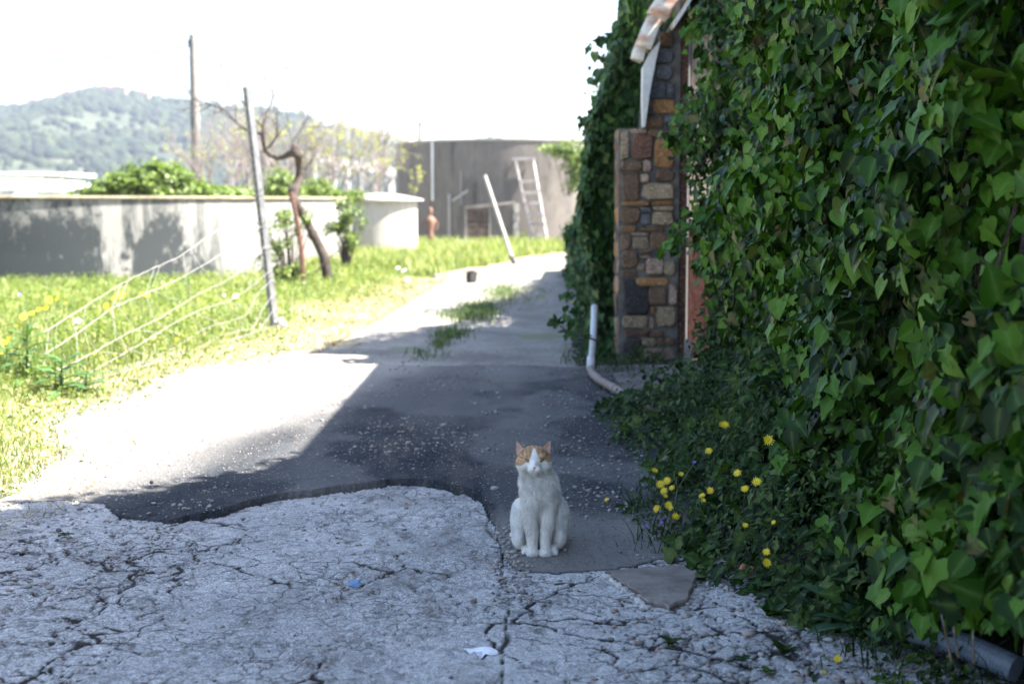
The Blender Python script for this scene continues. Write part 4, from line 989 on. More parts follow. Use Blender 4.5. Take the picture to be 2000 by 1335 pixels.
stones = [(1290, 1314, 62, 94, 'b'), (1277, 1315, 96, 124, 'g'), (1281, 1314, 126, 156, 'g'), (1264, 1300, 158, 193, 'g'), (1302, 1316, 165, 192, 'g'), (1276, 1317, 194, 222, 'o'), (1261, 1274, 197, 210, 'o'), (1261, 1274, 212, 224, 'b'), (1258, 1296, 227, 249, 'b'),
    (1298, 1317, 226, 250, 'g'), (1213, 1228, 256, 311, 't'), (1231, 1263, 251, 261, 'p'), (1234, 1277, 264, 311, 'r'), (1266, 1299, 252, 268, 'b'), (1277, 1317, 274, 328, 'o'), (1213, 1255, 314, 333, 'b'), (1257, 1271, 312, 335, 'p'), (1214, 1249, 336, 392, 'b'),
    (1250, 1268, 339, 357, 'p'), (1281, 1317, 331, 354, 'b'), (1253, 1318, 358, 389, 't'), (1213, 1270, 393, 402, 'o'), (1272, 1318, 392, 402, 'o'), (1214, 1250, 405, 438, 'b'), (1252, 1271, 404, 414, 'g'), (1251, 1271, 417, 440, 'g'), (1275, 1318, 403, 411, 't'), (1273, 1316, 413, 440, 't'),
    (1213, 1244, 441, 453, 'o'), (1250, 1299, 443, 453, 'b'), (1213, 1233, 455, 488, 'b'), (1235, 1268, 454, 460, 'p'), (1235, 1267, 462, 486, 't'), (1270, 1312, 454, 491, 'b'), (1214, 1247, 490, 524, 'b'), (1249, 1271, 488, 496, 'b'), (1249, 1271, 498, 505, 'p'), (1261, 1296, 505, 537, 'p'),
    (1246, 1259, 515, 528, 't'), (1297, 1319, 510, 538, 't'), (1214, 1244, 528, 541, 'b'), (1243, 1306, 543, 558, 'o'), (1215, 1271, 546, 612, 'd'), (1269, 1302, 561, 595, 'b'), (1307, 1322, 555, 597, 'p'), (1215, 1266, 614, 642, 't'), (1282, 1319, 599, 636, 't'), (1270, 1281, 599, 612, 'o'), (1268, 1279, 619, 642, 'p'),
    (1216, 1268, 646, 656, 'r'), (1270, 1296, 646, 657, 'b'), (1216, 1251, 660, 700, 'd'), (1254, 1281, 660, 677, 't'), (1284, 1296, 660, 674, 'r'), (1297, 1318, 660, 674, 'b'), (1257, 1318, 679, 704, 'p'), (1230, 1256, 702, 716, 'b'), (1258, 1318, 706, 718, 'b')]
def stone_mesh(x0, x1, z0, z1, y, out, mat, parent, side=False):
    """irregular block: back outline, front outline and a slightly smaller, uneven face"""
    cx, cz = (x0 + x1) / 2, (z0 + z1) / 2; hx_, hz_ = (x1 - x0) / 2, (z1 - z0) / 2; m = MB(); n = 12
    ring = []
    pw = random.uniform(.22, .62); x0 += random.uniform(-.006, .006); z1 += random.uniform(-.006, .008)
    for k in range(n):
        a = 2 * PI * (k + .5) / n; c_, s_ = math.cos(a), math.sin(a)
        ring.append((math.copysign(abs(c_) ** pw, c_) * hx_ * random.uniform(.90, 1.10), math.copysign(abs(s_) ** pw, s_) * hz_ * random.uniform(.88, 1.12)))
    tilt = (random.uniform(-.12, .12), random.uniform(-.12, .12))
    for (yy, kx) in ((.06, 1), (-out * .55, 1), (-out, .88)):
        for (a, b) in ring:
            dx_, dz_ = a * kx, b * kx; o_ = yy + (a * tilt[0] + b * tilt[1] + random.uniform(-.003, .003) if yy < 0 else 0)
            m.v.append((cx + dx_, y + o_, cz + dz_) if not side else (y + o_, cx + dx_, cz + dz_))
    m.v.append((cx, y - out - .004, cz) if not side else (y - out - .004, cx, cz))
    for r_ in range(2):
        for i in range(n): j = (i + 1) % n; m.f.append((r_ * n + i, r_ * n + j, (r_ + 1) * n + j, (r_ + 1) * n + i))
    for i in range(n): m.f.append((2 * n + i, 2 * n + (i + 1) % n, 3 * n))
    return m.build('stone', mat, parent)
for (a, b_, c_, d_, k) in stones:
    x0, z1 = pz(a, c_); x1, z0 = pz(b_, d_); stone_mesh(x0, x1, z0, z1, FD + .03, random.uniform(.018, .04), SM[k], house)
z_ = .05
while z_ < 1.85:                                   # the side of the corner that faces the track
    h_ = min(random.uniform(.09, .2), 1.92 - z_); y_ = FD + .06
    while y_ < FD + .45:
        w_ = random.uniform(.1, .22); stone_mesh(y_, min(y_ + w_, FD + .5), z_, z_ + h_ - .015, gp[0][0] - .001, .012, SM[random.choice('btopb')], house, True); y_ += w_ + .015
    z_ += h_
# door frame, door of planks
fx0, fx1 = pz(1325, 300)[0] + .008, pz(1345, 300)[0]
MB().box(((fx0 + fx1) / 2, FD + .10, 1.43), (fx1 - fx0, .07, 2.86)).build('door_frame', RUST, house, bevel=.006)
MB().box((fx1 + .014, FD + .13, 1.42), (.014, .02, 2.84)).build('door_seal', WHITEMETAL, house)
door = bpy.data.objects.new('door', None); C.objects.link(door); door.parent = house; door.location = Vector((0, 0, 0))
wdt = .135
for k in range(9):
    x_ = fx1 + .03 + wdt * k
    for (za, zb, mt_) in ((.06, 1.09, DOORM), (1.094, 2.9, DOORPALE)):
        q = MB().box((x_ + wdt / 2, FD + .16 + random.uniform(-.003, .003), (za + zb) / 2), (wdt - .006, .035, zb - za)).build('plank', mt_, None, bevel=.004)
        q.parent = door; q.location = -house.location; 
# white stub at the door foot
MB().box((fx1 + .015, FD + .02, .10), (.05, .05, .2), Matrix.Rotation(.1, 3, 'Z'), .004).build('foot_block', LIDM, house)
# white flashing below the roof pieces
fl = [pz(1253, 249), pz(1252, 190), pz(1253, 135), pz(1268, 104), pz(1286, 84), pz(1276, 130), pz(1265, 190), pz(1257, 250)]
MB().prism([Vector((x, FD - .14, z)) for x, z in fl], Vector((0, 0, 0)), Vector((0, .16, 0))).build('flashing', WHITEMETAL, house)
fl = [pz(1309, 50), pz(1330, 20), pz(1352, -18), pz(1420, -110), pz(1424, -106), pz(1357, -16), pz(1335, 24), pz(1311, 60)]
MB().prism([Vector((x, FD - .22, z)) for x, z in fl], Vector((0, 0, 0)), Vector((0, .25, 0))).build('barge_board', WHITEMETAL, house)
# curved rusty roof pieces, each a half pipe overlapping the next
def roofpiece(pa, pb, r0, r1, label):
    A = P(*pa); B = P(*pb); m = MB(); n = 10; steps = 5; ax_ = (B - A).normalized(); side = Vector((0, -1, 0)); up_ = side.cross(ax_) ; up_.normalize()
    if up_.z < 0 : up_ = -up_
    for th_off in (0, .012):
        for i in range(steps + 1):
            t_ = i / steps; c_ = A.lerp(B, t_) + up_ * math.sin(t_ * PI) * .01; r = (r0 + (r1 - r0) * t_) + th_off
            for k in range(n + 1):
                a = PI * 1.05 * k / n - .1; m.v.append(tuple(c_ + side * math.cos(a) * r + up_ * math.sin(a) * r * 1.0))
    S = (steps + 1) * (n + 1)
    for l_ in (0, 1):
        for i in range(steps):
            for k in range(n): q = l_ * S + i * (n + 1) + k; m.f.append((q, q + 1, q + n + 2, q + n + 1))
    for k in range(n):
        m.f.append((k, k + 1, S + k + 1, S + k)); q = steps * (n + 1) + k; m.f.append((q, q + 1, S + q + 1, S + q))
    o = m.build('roof_piece', RUSTWHITE, house, smooth=True); 
    if label: o['label'] = label
roofpiece((1252, 122, 11.62), (1272, 66, 11.66), .080, .070, 'small lowest rust stained roof piece')
roofpiece((1266, 100, 11.58), (1304, 10, 11.64), .105, .092, None)
roofpiece((1292, 46, 11.56), (1370, -70, 11.6), .135, .12, None)
roofpiece((1350, -50, 11.5), (1450, -190, 11.6), .17, .15, None)

# concrete threshold, its debris, white batten
m_ = MB(); tp = [G(1196, 742), G(1345, 728), G(1392, 740), G(1360, 800), G(1262, 806), G(1222, 778)]
th_ = empty('threshold', (1.0, 10.2, 0), 'worn concrete threshold with gravel at the foot of the stone corner', 'doorstep')
m_.prism([Vector((q.x, q.y, 0)) for q in tp], Vector((0, 0, -.02)), Vector((0, 0, .055))); m_.build('slab', M('doorstep_concrete', (.09, .08, .07), (.19, .175, .155), 5, .9, .7, .01), th_, bevel=.008)
tag(MB().box(P(1228, 731, 10.9) , (.16, .06, .035), Matrix.Rotation(.2, 3, 'Z')).build('white_batten', WHITEMETAL), 'short white batten lying at the foot of the stone corner', 'batten')

# ------------------------------------------------------------ drain pipe along the plants
dp = empty('drain_pipe', G(1155, 740), 'drain pipe lying along the plants, white then brown, bending to the doorstep', 'pipe')
w0, w1, w2, w3 = G(1160, 596), G(1153, 738), G(1168, 757), G(1246, 808)
for q in (w0, w1, w2, w3): q.z = .07
w0 = P(1161, 598, 11.2)
MB().tube([w0, w0.lerp(w1, .5) + Vector((.006, 0, -.01)), w1], .025, 12).build('white_pipe', PLASTIC, dp, smooth=True)
MB().tube([w1 + (w0 - w1).normalized() * .12, w1 + Vector((.0, -.02, 0))], .031, 12).build('coupling', PLASTIC, dp, smooth=True)
MB().tube([w1, w1.lerp(w2, .6) + Vector((-.012, -.03, 0)), w2 + Vector((0, -.08, 0)), w2.lerp(w3, .5), w3, w3 + Vector((.12, -.35, -.01))], .030, 12).build('brown_pipe', CLAY, dp, smooth=True)
for t_ in (.0, .45):
    c_ = w2.lerp(w3, t_); MB().tube([c_, c_ + (w3 - w2).normalized() * .06], .036, 12).build('collar', CLAY, dp, smooth=True)

# ------------------------------------------------------------ outbuilding wall that carries the near ivy, and the garden wall that carries the far ivy
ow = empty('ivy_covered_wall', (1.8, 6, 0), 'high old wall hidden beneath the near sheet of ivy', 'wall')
prof = [(-6, -.1), (-6, 5.2), (5.0, 5.0), (5.3, 4.7), (5.8, 4.05), (6.25, 3.5), (6.65, 3.3), (11.67, 3.28), (11.67, -.1)]  # out-of-view top and door-side end shaped for the shadow on the road
MB().prism([Vector((1.62, y, z)) for y, z in prof], Vector((0, 0, 0)), Vector((.45, 0, 0))).build('masonry', M('shaded_masonry', (.03, .025, .02), (.06, .05, .042), 4, .95, .8, .02), ow)  # near-black colour paints in the deep shade behind the ivy gaps
fw = empty('garden_wall', (1.45, 16, 0), 'old garden wall hidden beneath the far ivy beyond the stone house', 'wall')
prof = [(12.25, -.1), (12.25, 3.2), (13.2, 3.1), (14.6, 2.5), (15.3, 1.5), (16.6, 1.3), (17.7, 2.5), (18.6, 1.75), (22, 1.0), (29, .6), (29, -.1)]  # hidden far stretch shaped for the shadow tongues on the track
MB().prism([Vector((1.2, y, z)) for y, z in prof], Vector((0, 0, 0)), Vector((.35, 0, 0))).build('masonry', MORTAR, fw)

# ------------------------------------------------------------ near ivy
def ivy_x(y, z): return 1.235 - .16 * (fbm(y * 1.1, z * .9, 301, 3) - .5) * 2 - .15 * (fbm(y * 4.5, z * 2.8, 302, 3) - .5) * 2 - .16 * sstep(.9, 0, z) * sstep(8, 6.5, y) + .05 * sstep(5, 3, y)
def ivy_yend(z): return np.interp(z, [0, .35, .7, 1.0, 1.3, 1.6, 1.9, 2.3, 2.8, 4], [7.5, 7.7, 8.1, 9.0, 9.7, 9.6, 9.8, 9.2, 9.0, 9.0])
ivy = empty('ivy', (1.3, 6, 0), 'dense sheet of dark green ivy hanging over the wall on the right', 'ivy')
N = 78000
y = 2.3 + (10.4 - 2.3) * RNG.random(N) ** 1.05; z = RNG.uniform(-.02, 3.25, N)
hi = RNG.random(N) < .16; y[hi] = RNG.uniform(3.5, 6.9, hi.sum()); z[hi] = RNG.uniform(2.8, 4.9, hi.sum())  # out-of-view crown leaves added to roughen the cast shadow edge
ztop = np.interp(y, [5.0, 5.35, 5.9, 6.35, 6.8, 9.9], [5.0, 4.5, 3.8, 3.2, 2.78, 2.76])
ye = ivy_yend(z) + .25 * (fbm(z * 3, z * 0 + 2, 305, 3) - .5) * 2
keep = (y < ye) & (z < ztop + .08 * RNG.normal(0, 1, N))
cut = (y < 4.35) & (z < 1.30 - .300 * y); y, z = y[keep & ~cut], z[keep & ~cut]; n = len(y)
dep = np.where(RNG.random(n) < .34, RNG.exponential(.05, n) - .04, RNG.uniform(.03, .34, n))
gap = sstep(.48, .62, fbm(y * 4.2, z * 2.4, 303, 3)); dep = np.where(gap > .5, dep + .14 + .16 * RNG.random(n), dep)
x = ivy_x(y, z) + dep; ok = (x < 1.60) & ((gap < .5) | (RNG.random(n) < .5)); x, y, z, dep, gap = x[ok], y[ok], z[ok], dep[ok], gap[ok]; n = len(x)
e_ = sstep(.45, 0, ivy_yend(z) - y)
g1 = (ivy_x(y + .05, z) - ivy_x(y - .05, z)) / .1; g2 = (ivy_x(y, z + .05) - ivy_x(y, z - .05)) / .1
nrm = np.stack([-np.ones(n), g1 * .8 - .25 + .5 * e_, g2 * .7 + .42], 1) + rnd3(n, .55)
tip = np.stack([-.15 + 0 * x, -.1 + 0 * x, -1 + 0 * x], 1) + rnd3(n, .62)
Fr = frames(nrm, tip, n); s = .030 + .070 * RNG.random(n) ** 1.1 * (1 - .25 * sstep(7, 9, y)); s = np.where(RNG.random(n) < .2, s * .65, s)
# a few hanging sprays that stand out at the door
def spray(pts, d, n, sz, spread=.05):
    out = []
    pp_ = [np.array(tuple(P(a, b, d))) for a, b in pts]
    for k in range(n):
        t_ = random.random() * (len(pp_) - 1); i = int(t_); out.append(pp_[i] + (pp_[min(i + 1, len(pp_) - 1)] - pp_[i]) * (t_ - i) + np.random.default_rng(k + int(pts[0][0])).normal(0, spread, 3))
    return np.array(out)
sp = np.concatenate([spray([(1375, 430), (1345, 445), (1318, 470), (1308, 488)], 9.4, 60, .06, .045), spray([(1370, 400), (1345, 420), (1330, 450)], 9.5, 40, .06),
                     spray([(1385, 170), (1350, 200), (1325, 225), (1312, 262), (1318, 285)], 9.6, 75, .05, .035), spray([(1350, 200), (1345, 260), (1350, 300)], 9.6, 40, .05, .04), spray([(1380, 20), (1360, 40), (1348, 70)], 9.3, 40, .05, .04),
                     spray([(1415, 620), (1420, 680), (1425, 730)], 8.6, 80, .06, .05), spray([(1370, 505), (1395, 540), (1405, 600)], 9.2, 50, .06, .04)])
ns = len(sp)
spF = frames(np.tile([-.5, -.7, .5], (ns, 1)) + rnd3(ns, .5), np.tile([0, 0, -1.], (ns, 1)) + rnd3(ns, .5), ns)
x = np.concatenate([x, sp[:, 0]]); y = np.concatenate([y, sp[:, 1]]); z = np.concatenate([z, sp[:, 2]]); Fr = np.concatenate([Fr, spF]); s = np.concatenate([s, RNG.uniform(.04, .075, ns)]); dep = np.concatenate([dep, np.zeros(ns)]); gap = np.concatenate([gap, np.zeros(ns)])
n = len(x); rv_ = np.clip(.55 * sstep(.3, .7, fbm(y * 3.2, z * 3.2, 311, 3)) + .5 * RNG.random(n) - .02 - 1.6 * np.clip(dep, 0, .3), 0, .96); rv_ = np.where(RNG.random(n) < .012, .995, rv_); kind = RNG.random(n); lob = kind < .40 + .4 * (z < .7)  # deeper leaves take darker tones, painting the shade inside the ivy
dry = (fbm(y * 1.6, z * 1.6, 309, 2) > .62) & (RNG.random(n) < .3) & (y < 6); rv_ = np.where(dry, .995, rv_)
# the 300 that show largest are objects
pxs = x / y * F_PX + 1000; vis = (pxs < 1990) & (pxs > 1300) & (z < 1.3 + .135 * y) & (z > 1.3 - .325 * y) & (dep < .02) & (gap < .5)
score = np.where(vis, s / y, 0); big_ = np.argsort(-score)[:300]; rest = np.ones(n, bool); rest[big_] = False
POS = np.stack([x, y, z], 1)
for k, i in enumerate(big_):
    tp, key = ((T_IVY, 'i1') if kind[i] < .2 else (T_IVY2, 'i2')) if lob[i] else ((T_HEART, 'h') if kind[i] < .8 else (T_OVATE, 'ov'))
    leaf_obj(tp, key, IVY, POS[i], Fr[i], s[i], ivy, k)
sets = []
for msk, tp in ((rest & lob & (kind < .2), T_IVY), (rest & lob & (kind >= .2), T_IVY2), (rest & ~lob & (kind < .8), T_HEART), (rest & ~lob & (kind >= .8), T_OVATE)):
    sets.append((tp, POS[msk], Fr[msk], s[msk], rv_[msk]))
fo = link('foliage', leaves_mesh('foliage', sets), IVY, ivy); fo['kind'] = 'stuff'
m_ = MB()
for k in range(50):
    y0 = random.uniform(3, 9.2); x0 = 1.5; pts = []; yy = y0
    for q in range(9): yy += random.gauss(0, .06); pts.append((x0 + random.gauss(0, .03) - .1 * random.random(), yy, q * .36))
    m_.tube(pts, [.009 - .0006 * q for q in range(9)], 5)
m_.build('stems', BARK, ivy)

# ------------------------------------------------------------ far ivy
ivf = empty('ivy', (1.1, 13.5, 0), 'tall mound of ivy behind the stone house beside the track', 'ivy')
def fx(y, z): return np.interp(z, [0, .5, 1.1, 2.0, 2.6, 3.3, 3.8], [.80, .70, .60, .73, .90, 1.03, 1.15]) + .10 * (y - 12.6) * (z * 0 + 1) * .6 + .12 * (fbm(y * 2, z * 2, 320, 3) - .5) * 2
N = 17000; y = 12.15 + 4.6 * RNG.random(N) ** 1.3; z = RNG.uniform(0, 3.55, N); dep = RNG.exponential(.07, N) - .03
top = np.interp(y, [12.1, 13, 15, 16, 17.6, 22], [3.5, 3.4, 2.6, 1.9, 1.9, 1.0]) + .25 * (fbm(y * 2.5, y * 0, 321, 3) - .5) * 2
keep = z < top; y, z, dep = y[keep], z[keep], dep[keep]; x = fx(y, z) + dep; n = len(x)
nrm = np.stack([-np.ones(n), -.5 + 0 * x, .35 + 0 * x], 1) + rnd3(n, .45); 
N2 = 9000; x2 = RNG.uniform(.55, 1.65, N2); z2 = RNG.uniform(0, 3.7, N2); y2 = 12.2 + RNG.exponential(.06, N2) + .1 * fbm(x2 * 3, z2 * 2, 322)
k2 = (x2 > fx(y2, z2)) & (z2 < 3.5 + .2 * RNG.normal(0, 1, N2)); x2, y2, z2 = x2[k2], y2[k2], z2[k2]
nrm2 = np.stack([-.35 + 0 * x2, -np.ones(len(x2)), .35 + 0 * x2], 1) + rnd3(len(x2), .45)
# hidden long mound on the garden wall, shaped for its cast shadow, low sprays at the silhouette
N3 = 9000; y3 = RNG.uniform(16.4, 26, N3); t3 = np.interp(y3, [15, 16, 16.7, 17.6, 18.6, 20.5, 26], [2.8, 2.05, 2.0, 2.85, 2.0, 1.2, .8]); z3 = RNG.random(N3) * t3; x3 = 1.08 + RNG.normal(0, .06, N3) + .2 * (fbm(y3, z3, 325) - .5)
nrm3 = np.stack([-np.ones(N3), -.3 + 0 * x3, .5 + 0 * x3], 1) + rnd3(N3, .45)
spf = np.concatenate([spray([(1215, 60), (1185, 75), (1150, 82)], 12.8, 26, .05, .02), spray([(1180, 215), (1150, 232), (1136, 240)], 12.8, 34, .05, .03), spray([(1200, 110), (1168, 150)], 12.7, 60, .05, .07), spray([(1150, 440), (1122, 450), (1118, 470)], 12.8, 50, .05, .05), spray([(1150, 500), (1135, 560), (1140, 620)], 12.9, 160, .05, .08),
                      spray([(1180, 640), (1190, 700), (1200, 720)], 12.1, 200, .05, .09)])
nrm4 = np.tile([-.6, -.7, .4], (len(spf), 1)) + rnd3(len(spf), .5)
PO = np.concatenate([np.stack([x, y, z], 1), np.stack([x2, y2, z2], 1), np.stack([x3, y3, z3], 1), spf]); NR = np.concatenate([nrm, nrm2, nrm3, nrm4]); n = len(PO)
Fr = frames(NR, np.tile([0, -.1, -1.], (n, 1)) + rnd3(n, .4), n); s = RNG.uniform(.05, .095, n); rv_ = RNG.random(n); kind = RNG.random(n) < .5
pxs = PO[:, 0] / PO[:, 1] * F_PX + 1000; pys = 400 - (PO[:, 2] - 1.3) / PO[:, 1] * F_PX
vis = (pxs > 1130) & (pxs < 1255) & (pys > 5) & (pys < 640) & (PO[:, 1] < 12.9); vis[:len(x)] &= dep < .03
big_ = np.argsort(-np.where(vis, s / PO[:, 1] * (.8 + .4 * RNG.random(n)), 0))[:240]; rest = np.ones(n, bool); rest[big_] = False
for k, i in enumerate(big_): leaf_obj(T_IVY2 if kind[i] else T_HEART, 'i2' if kind[i] else 'h', IVYF, PO[i], Fr[i], s[i], ivf, k)
fo = link('foliage', leaves_mesh('foliage', [(T_IVY2, PO[rest & kind], Fr[rest & kind], s[rest & kind], rv_[rest & kind]), (T_HEART, PO[rest & ~kind], Fr[rest & ~kind], s[rest & ~kind], rv_[rest & ~kind])]), IVYF, ivf); fo['kind'] = 'stuff'
m_ = MB()
for k in range(24):
    y0 = random.uniform(12.4, 15); pts = [(1.08 + random.gauss(0, .03), y0 + random.gauss(0, .05), q * .4) for q in range(8)]; m_.tube(pts, .012, 5)
m_.tube([P(1230, 60, 12.8), P(1195, 70, 12.8), P(1150, 80, 12.8)], [.006, .004, .002], 4); m_.tube([P(1190, 95, 12.8), P(1168, 105, 12.8), P(1160, 98, 12.8)], [.004, .003, .002], 4)
m_.build('stems', BARK, ivf)

# ------------------------------------------------------------ ground plants along the right edge (uncountable), then single plants
N = 30000; y = 3.2 + 15 * RNG.random(N) ** 1.35; t = RNG.random(N) ** .8
ex = edge_x(y) + .10 * (fbm(y * 3, y * 0, 340, 3) - .5) * 2; wdt_ = 1.25 - ex; x = ex + t * wdt_ + RNG.normal(0, .02, N)
hgt = (.03 + (.52 * sstep(3.2, 5, y) + .12) * np.clip((x - ex) / wdt_, 0, 1) ** 1.1) * np.where((y > 8.9), .35, 1) * (.25 + 1.6 * fbm(x * 5, y * 5, 341, 3) ** 1.3)
sparse = (y > 9.2) & (y < 11.4) & (x > .66)                        # the doorstep stays open
near = (y < 4.25) & (RNG.random(N) < .75); hgt = np.where(y < 4.3, hgt * .35, hgt)
keep = ~(sparse & (RNG.random(N) < .93)) & ~near & (x < 1.5)
x, y, hgt = x[keep], y[keep], hgt[keep]; n = len(x)
z = bank_z(x, y) + hgt * (1 - RNG.random(n) ** 1.1)
big_l = (RNG.random(n) < .34 * (fbm(x * 3, y * 3, 344, 2) > .48)) & (y < 9.5); nrm = np.stack([-.45 + 0 * x, -.45 + 0 * x, .8 + 0 * x], 1) + rnd3(n, .45); tip = np.stack([-.5 + 0 * x, -.4 + 0 * x, -.3 + 0 * x], 1) + rnd3(n, .7)
Fr = frames(nrm, tip, n); s = np.where(big_l, RNG.uniform(.035, .07, n), RNG.uniform(.012, .034, n)); rv_ = np.clip(.7 * sstep(.3, .7, fbm(x * 4, y * 4, 343, 3)) + .4 * RNG.random(n) - .1, 0, 1); POS = np.stack([x, y, z], 1)
o = link('ground_plants', leaves_mesh('ground_plants', [(T_IVY2, POS[big_l], Fr[big_l], s[big_l], rv_[big_l]), (T_OVAL, POS[~big_l], Fr[~big_l], s[~big_l], rv_[~big_l])]), WEED)
tag(o, 'low weeds and creeping ivy spilling onto the road edge', 'weeds', None, 'stuff')

def blades(name, pos, h, wd, lean, rv, mat, kind='stuff', parent=None):
    """grass blades of three segments"""
    n = len(pos); az = RNG.random(n) * 2 * PI; dx, dy = np.cos(az), np.sin(az); V = np.zeros((n, 7, 3)); 
    perp = np.stack([-dy, dx, 0 * dx], 1); dirv = np.stack([dx, dy, 0 * dx], 1)
    for i, (t_, wk) in enumerate(((0, 1), (.4, .85), (.75, .5))):
        c_ = pos + dirv * (lean * h * t_ ** 2)[:, None] + np.array([0, 0, 1]) * (h * t_ * (1 - .25 * lean * t_))[:, None]
        V[:, 2 * i] = c_ - perp * (wd * wk / 2)[:, None]; V[:, 2 * i + 1] = c_ + perp * (wd * wk / 2)[:, None]
    V[:, 6] = pos + dirv * (lean * h)[:, None] + np.array([0, 0, 1]) * (h * (1 - .25 * lean))[:, None]
    T = np.array([(0, 1, 3), (0, 3, 2), (2, 3, 5), (2, 5, 4), (4, 5, 6)]); T = (T[None] + (np.arange(n) * 7)[:, None, None]).reshape(-1, 3)
    o = link(name, npmesh(name, V.reshape(-1, 3), T, {'rnd': np.repeat(rv, 7) * .999, 'rib': np.zeros(n * 7)}), mat, parent)
    if kind: o['kind'] = kind
    return o
# grass tufts among the right-hand plants
cl = []
for (px_, py_, n_) in [(1350, 960, 160), (1420, 880, 120), (1250, 985, 50), (1500, 1020, 120), (1300, 1060, 80), (1185, 640, 120), (1140, 700, 90), (1190, 720, 80), (1140, 560, 260), (1120, 540, 200), (1220, 730, 120), (1880, 1290, 60), (1700, 1275, 60)]:
    g = G(px_, py_); cl.append(np.array([g.x, g.y, 0]) + rnd3(n_) * np.array([.07, .16, 0]) * (1 if g.y < 8 else 1.8))
cl = np.concatenate(cl); n = len(cl); cl[:, 2] = bank_z(cl[:, 0], cl[:, 1])
tag(blades('grass_tufts', cl, RNG.uniform(.05, .19, n), RNG.uniform(.003, .007, n), RNG.uniform(.4, 1.3, n), RNG.random(n), WEED), 'dark grass tufts between the weeds at the right edge', 'grass')

# ------------------------------------------------------------ yellow flowers, one plant at a time
def flowerhead(c, r, d, parent, mat=YEL, name='flower', n=14):
    c = Vector(c); z_ = Vector(d).normalized(); x_ = z_.orthogonal().normalized(); y_ = z_.cross(x_); m = MB()
    for ring, (rr_, up_) in enumerate(((1, .04), (.66, .20))):
        for k in range(n):
            a = 2 * PI * (k + .5 * ring) / n; u_ = x_ * math.cos(a) + y_ * math.sin(a); s_ = z_.cross(u_); w_ = r * 1.7 / n * 1.6
            b = len(m.v); rl = rr_ * r * random.uniform(.85, 1.1)
            m.v += [tuple(c + u_ * r * .08 - s_ * w_ * .3), tuple(c + u_ * r * .08 + s_ * w_ * .3), tuple(c + u_ * rl + z_ * r * up_ + s_ * w_ * .5), tuple(c + u_ * rl + z_ * r * up_ - s_ * w_ * .5)]
            m.f.append((b, b + 1, b + 2, b + 3))
    m.ell(c + z_ * r * .06, (r * .2, r * .2, r * .2), 6, 4); o = m.build(name, mat, parent)
    m = MB(); m.tube([c - z_ * r * .75, c - z_ * r * .3, c + z_ * r * .05], [r * .12, r * .36, r * .38], 6); m.build('calyx', STEM, parent); return o
def bank_top(x, y):
    t_ = np.clip((x - edge_x(y)) / (1.25 - edge_x(y)), 0, 1); return float(bank_z(np.array([x]), np.array([y]))[0] + (.03 + (.52 * sstep(3.2, 5, y) + .12) * t_ ** 1.1) * 1.0)
def settle(hx_, hy_, d):
    while d > 3.6:
        q = P(hx_, hy_, d)
        if q.x < 0 or q.y > 8 or q.z > bank_top(q.x, q.y) + .02: break
        d -= .04
    return d
def flowerplant(heads, base, label, cat='wild flower', mat=YEL, rpx=9, leaves=10, name='yellow_flower', group='yellow wild flowers'):
    bx = P(base[0], base[1], settle(heads[0][0], heads[0][1], base[2]) + .05 if base[0] > 1150 and base[2] < 8 else base[2]); bx.z = float(bank_z(np.array([bx.x]), np.array([bx.y]))[0]) if bx.x > 0 else float(vz(np.array([bx.x]), np.array([bx.y]))[0])
    o = empty(name, bx, label, cat, group); m = MB(); 
    for (hx_, hy_, hd_, kr) in heads:
        hd_ = settle(hx_, hy_, hd_); h = P(hx_, hy_, hd_); mid_ = bx.lerp(h, .55) + Vector((random.uniform(-.03, .03), random.uniform(-.02, .02), .02))
        m.tube([bx, mid_, h], [.0028, .0022, .0016], 5)
        flowerhead(h, rpx * kr * hd_ / F_PX, (random.uniform(-.5, .3), random.uniform(-.9, -.35), random.uniform(.3, .9)), o, mat)
    m.build('stem', STEM, o)
    if leaves:
        pos = np.tile(np.array(tuple(bx)), (leaves, 1)) + rnd3(leaves, .012); a = RNG.random(leaves) * 2 * PI
        tipd = np.stack([np.cos(a), np.sin(a), .45 + 0 * a], 1); nr_ = np.stack([-.4 * np.cos(a), -.4 * np.sin(a), 1 + 0 * a], 1)
        link('leaves', leaves_mesh('leaves', [(T_LONG, pos, frames(nr_, tipd, leaves), RNG.uniform(.09, .17, leaves), RNG.random(leaves))]), WEED, o)
    return o
D = 5.95
flowerplant([(1279, 918, D, .9), (1290, 945, D, 1), (1303, 938, D, .95), (1297, 958, D, .9), (1300, 968, D, .6), (1312, 952, D, .7)], (1310, 1040, D), 'cluster of small yellow flowers at the left tip of the weeds')
flowerplant([(1283, 993, D - .2, .95), (1306, 985, D - .2, .9), (1310, 992, D - .2, .7), (1320, 1008, D - .2, .9)], (1330, 1055, D - .2), 'four small yellow flowers low at the weed edge beneath the leftmost cluster')
flowerplant([(1330, 925, 6.0, .7), (1371, 967, 5.8, .8), (1387, 957, 5.8, .85), (1374, 976, 5.8, .6)], (1380, 1040, 5.8), 'small yellow flowers with one closed bud in the middle of the weeds')
flowerplant([(1440, 923, 5.6, 1), (1478, 940, 5.6, 1.1), (1455, 954, 5.6, 1)], (1470, 1050, 5.5), 'three yellow flowers in a triangle in front of the ivy')
flowerplant([(1415, 829, 6.1, 1.2), (1384, 880, 6.1, .9)], (1420, 980, 6.1), 'tall yellow flower with one lower half-open head against the ivy')
flowerplant([(1501, 859, 5.5, 1.25)], (1505, 1000, 5.5), 'large single yellow flower highest on the right')
flowerplant([(1497, 1077, 5.0, .9), (1498, 1098, 5.0, 1.1)], (1560, 1140, 4.9), 'two yellow flowers one above the other over the paving edge')
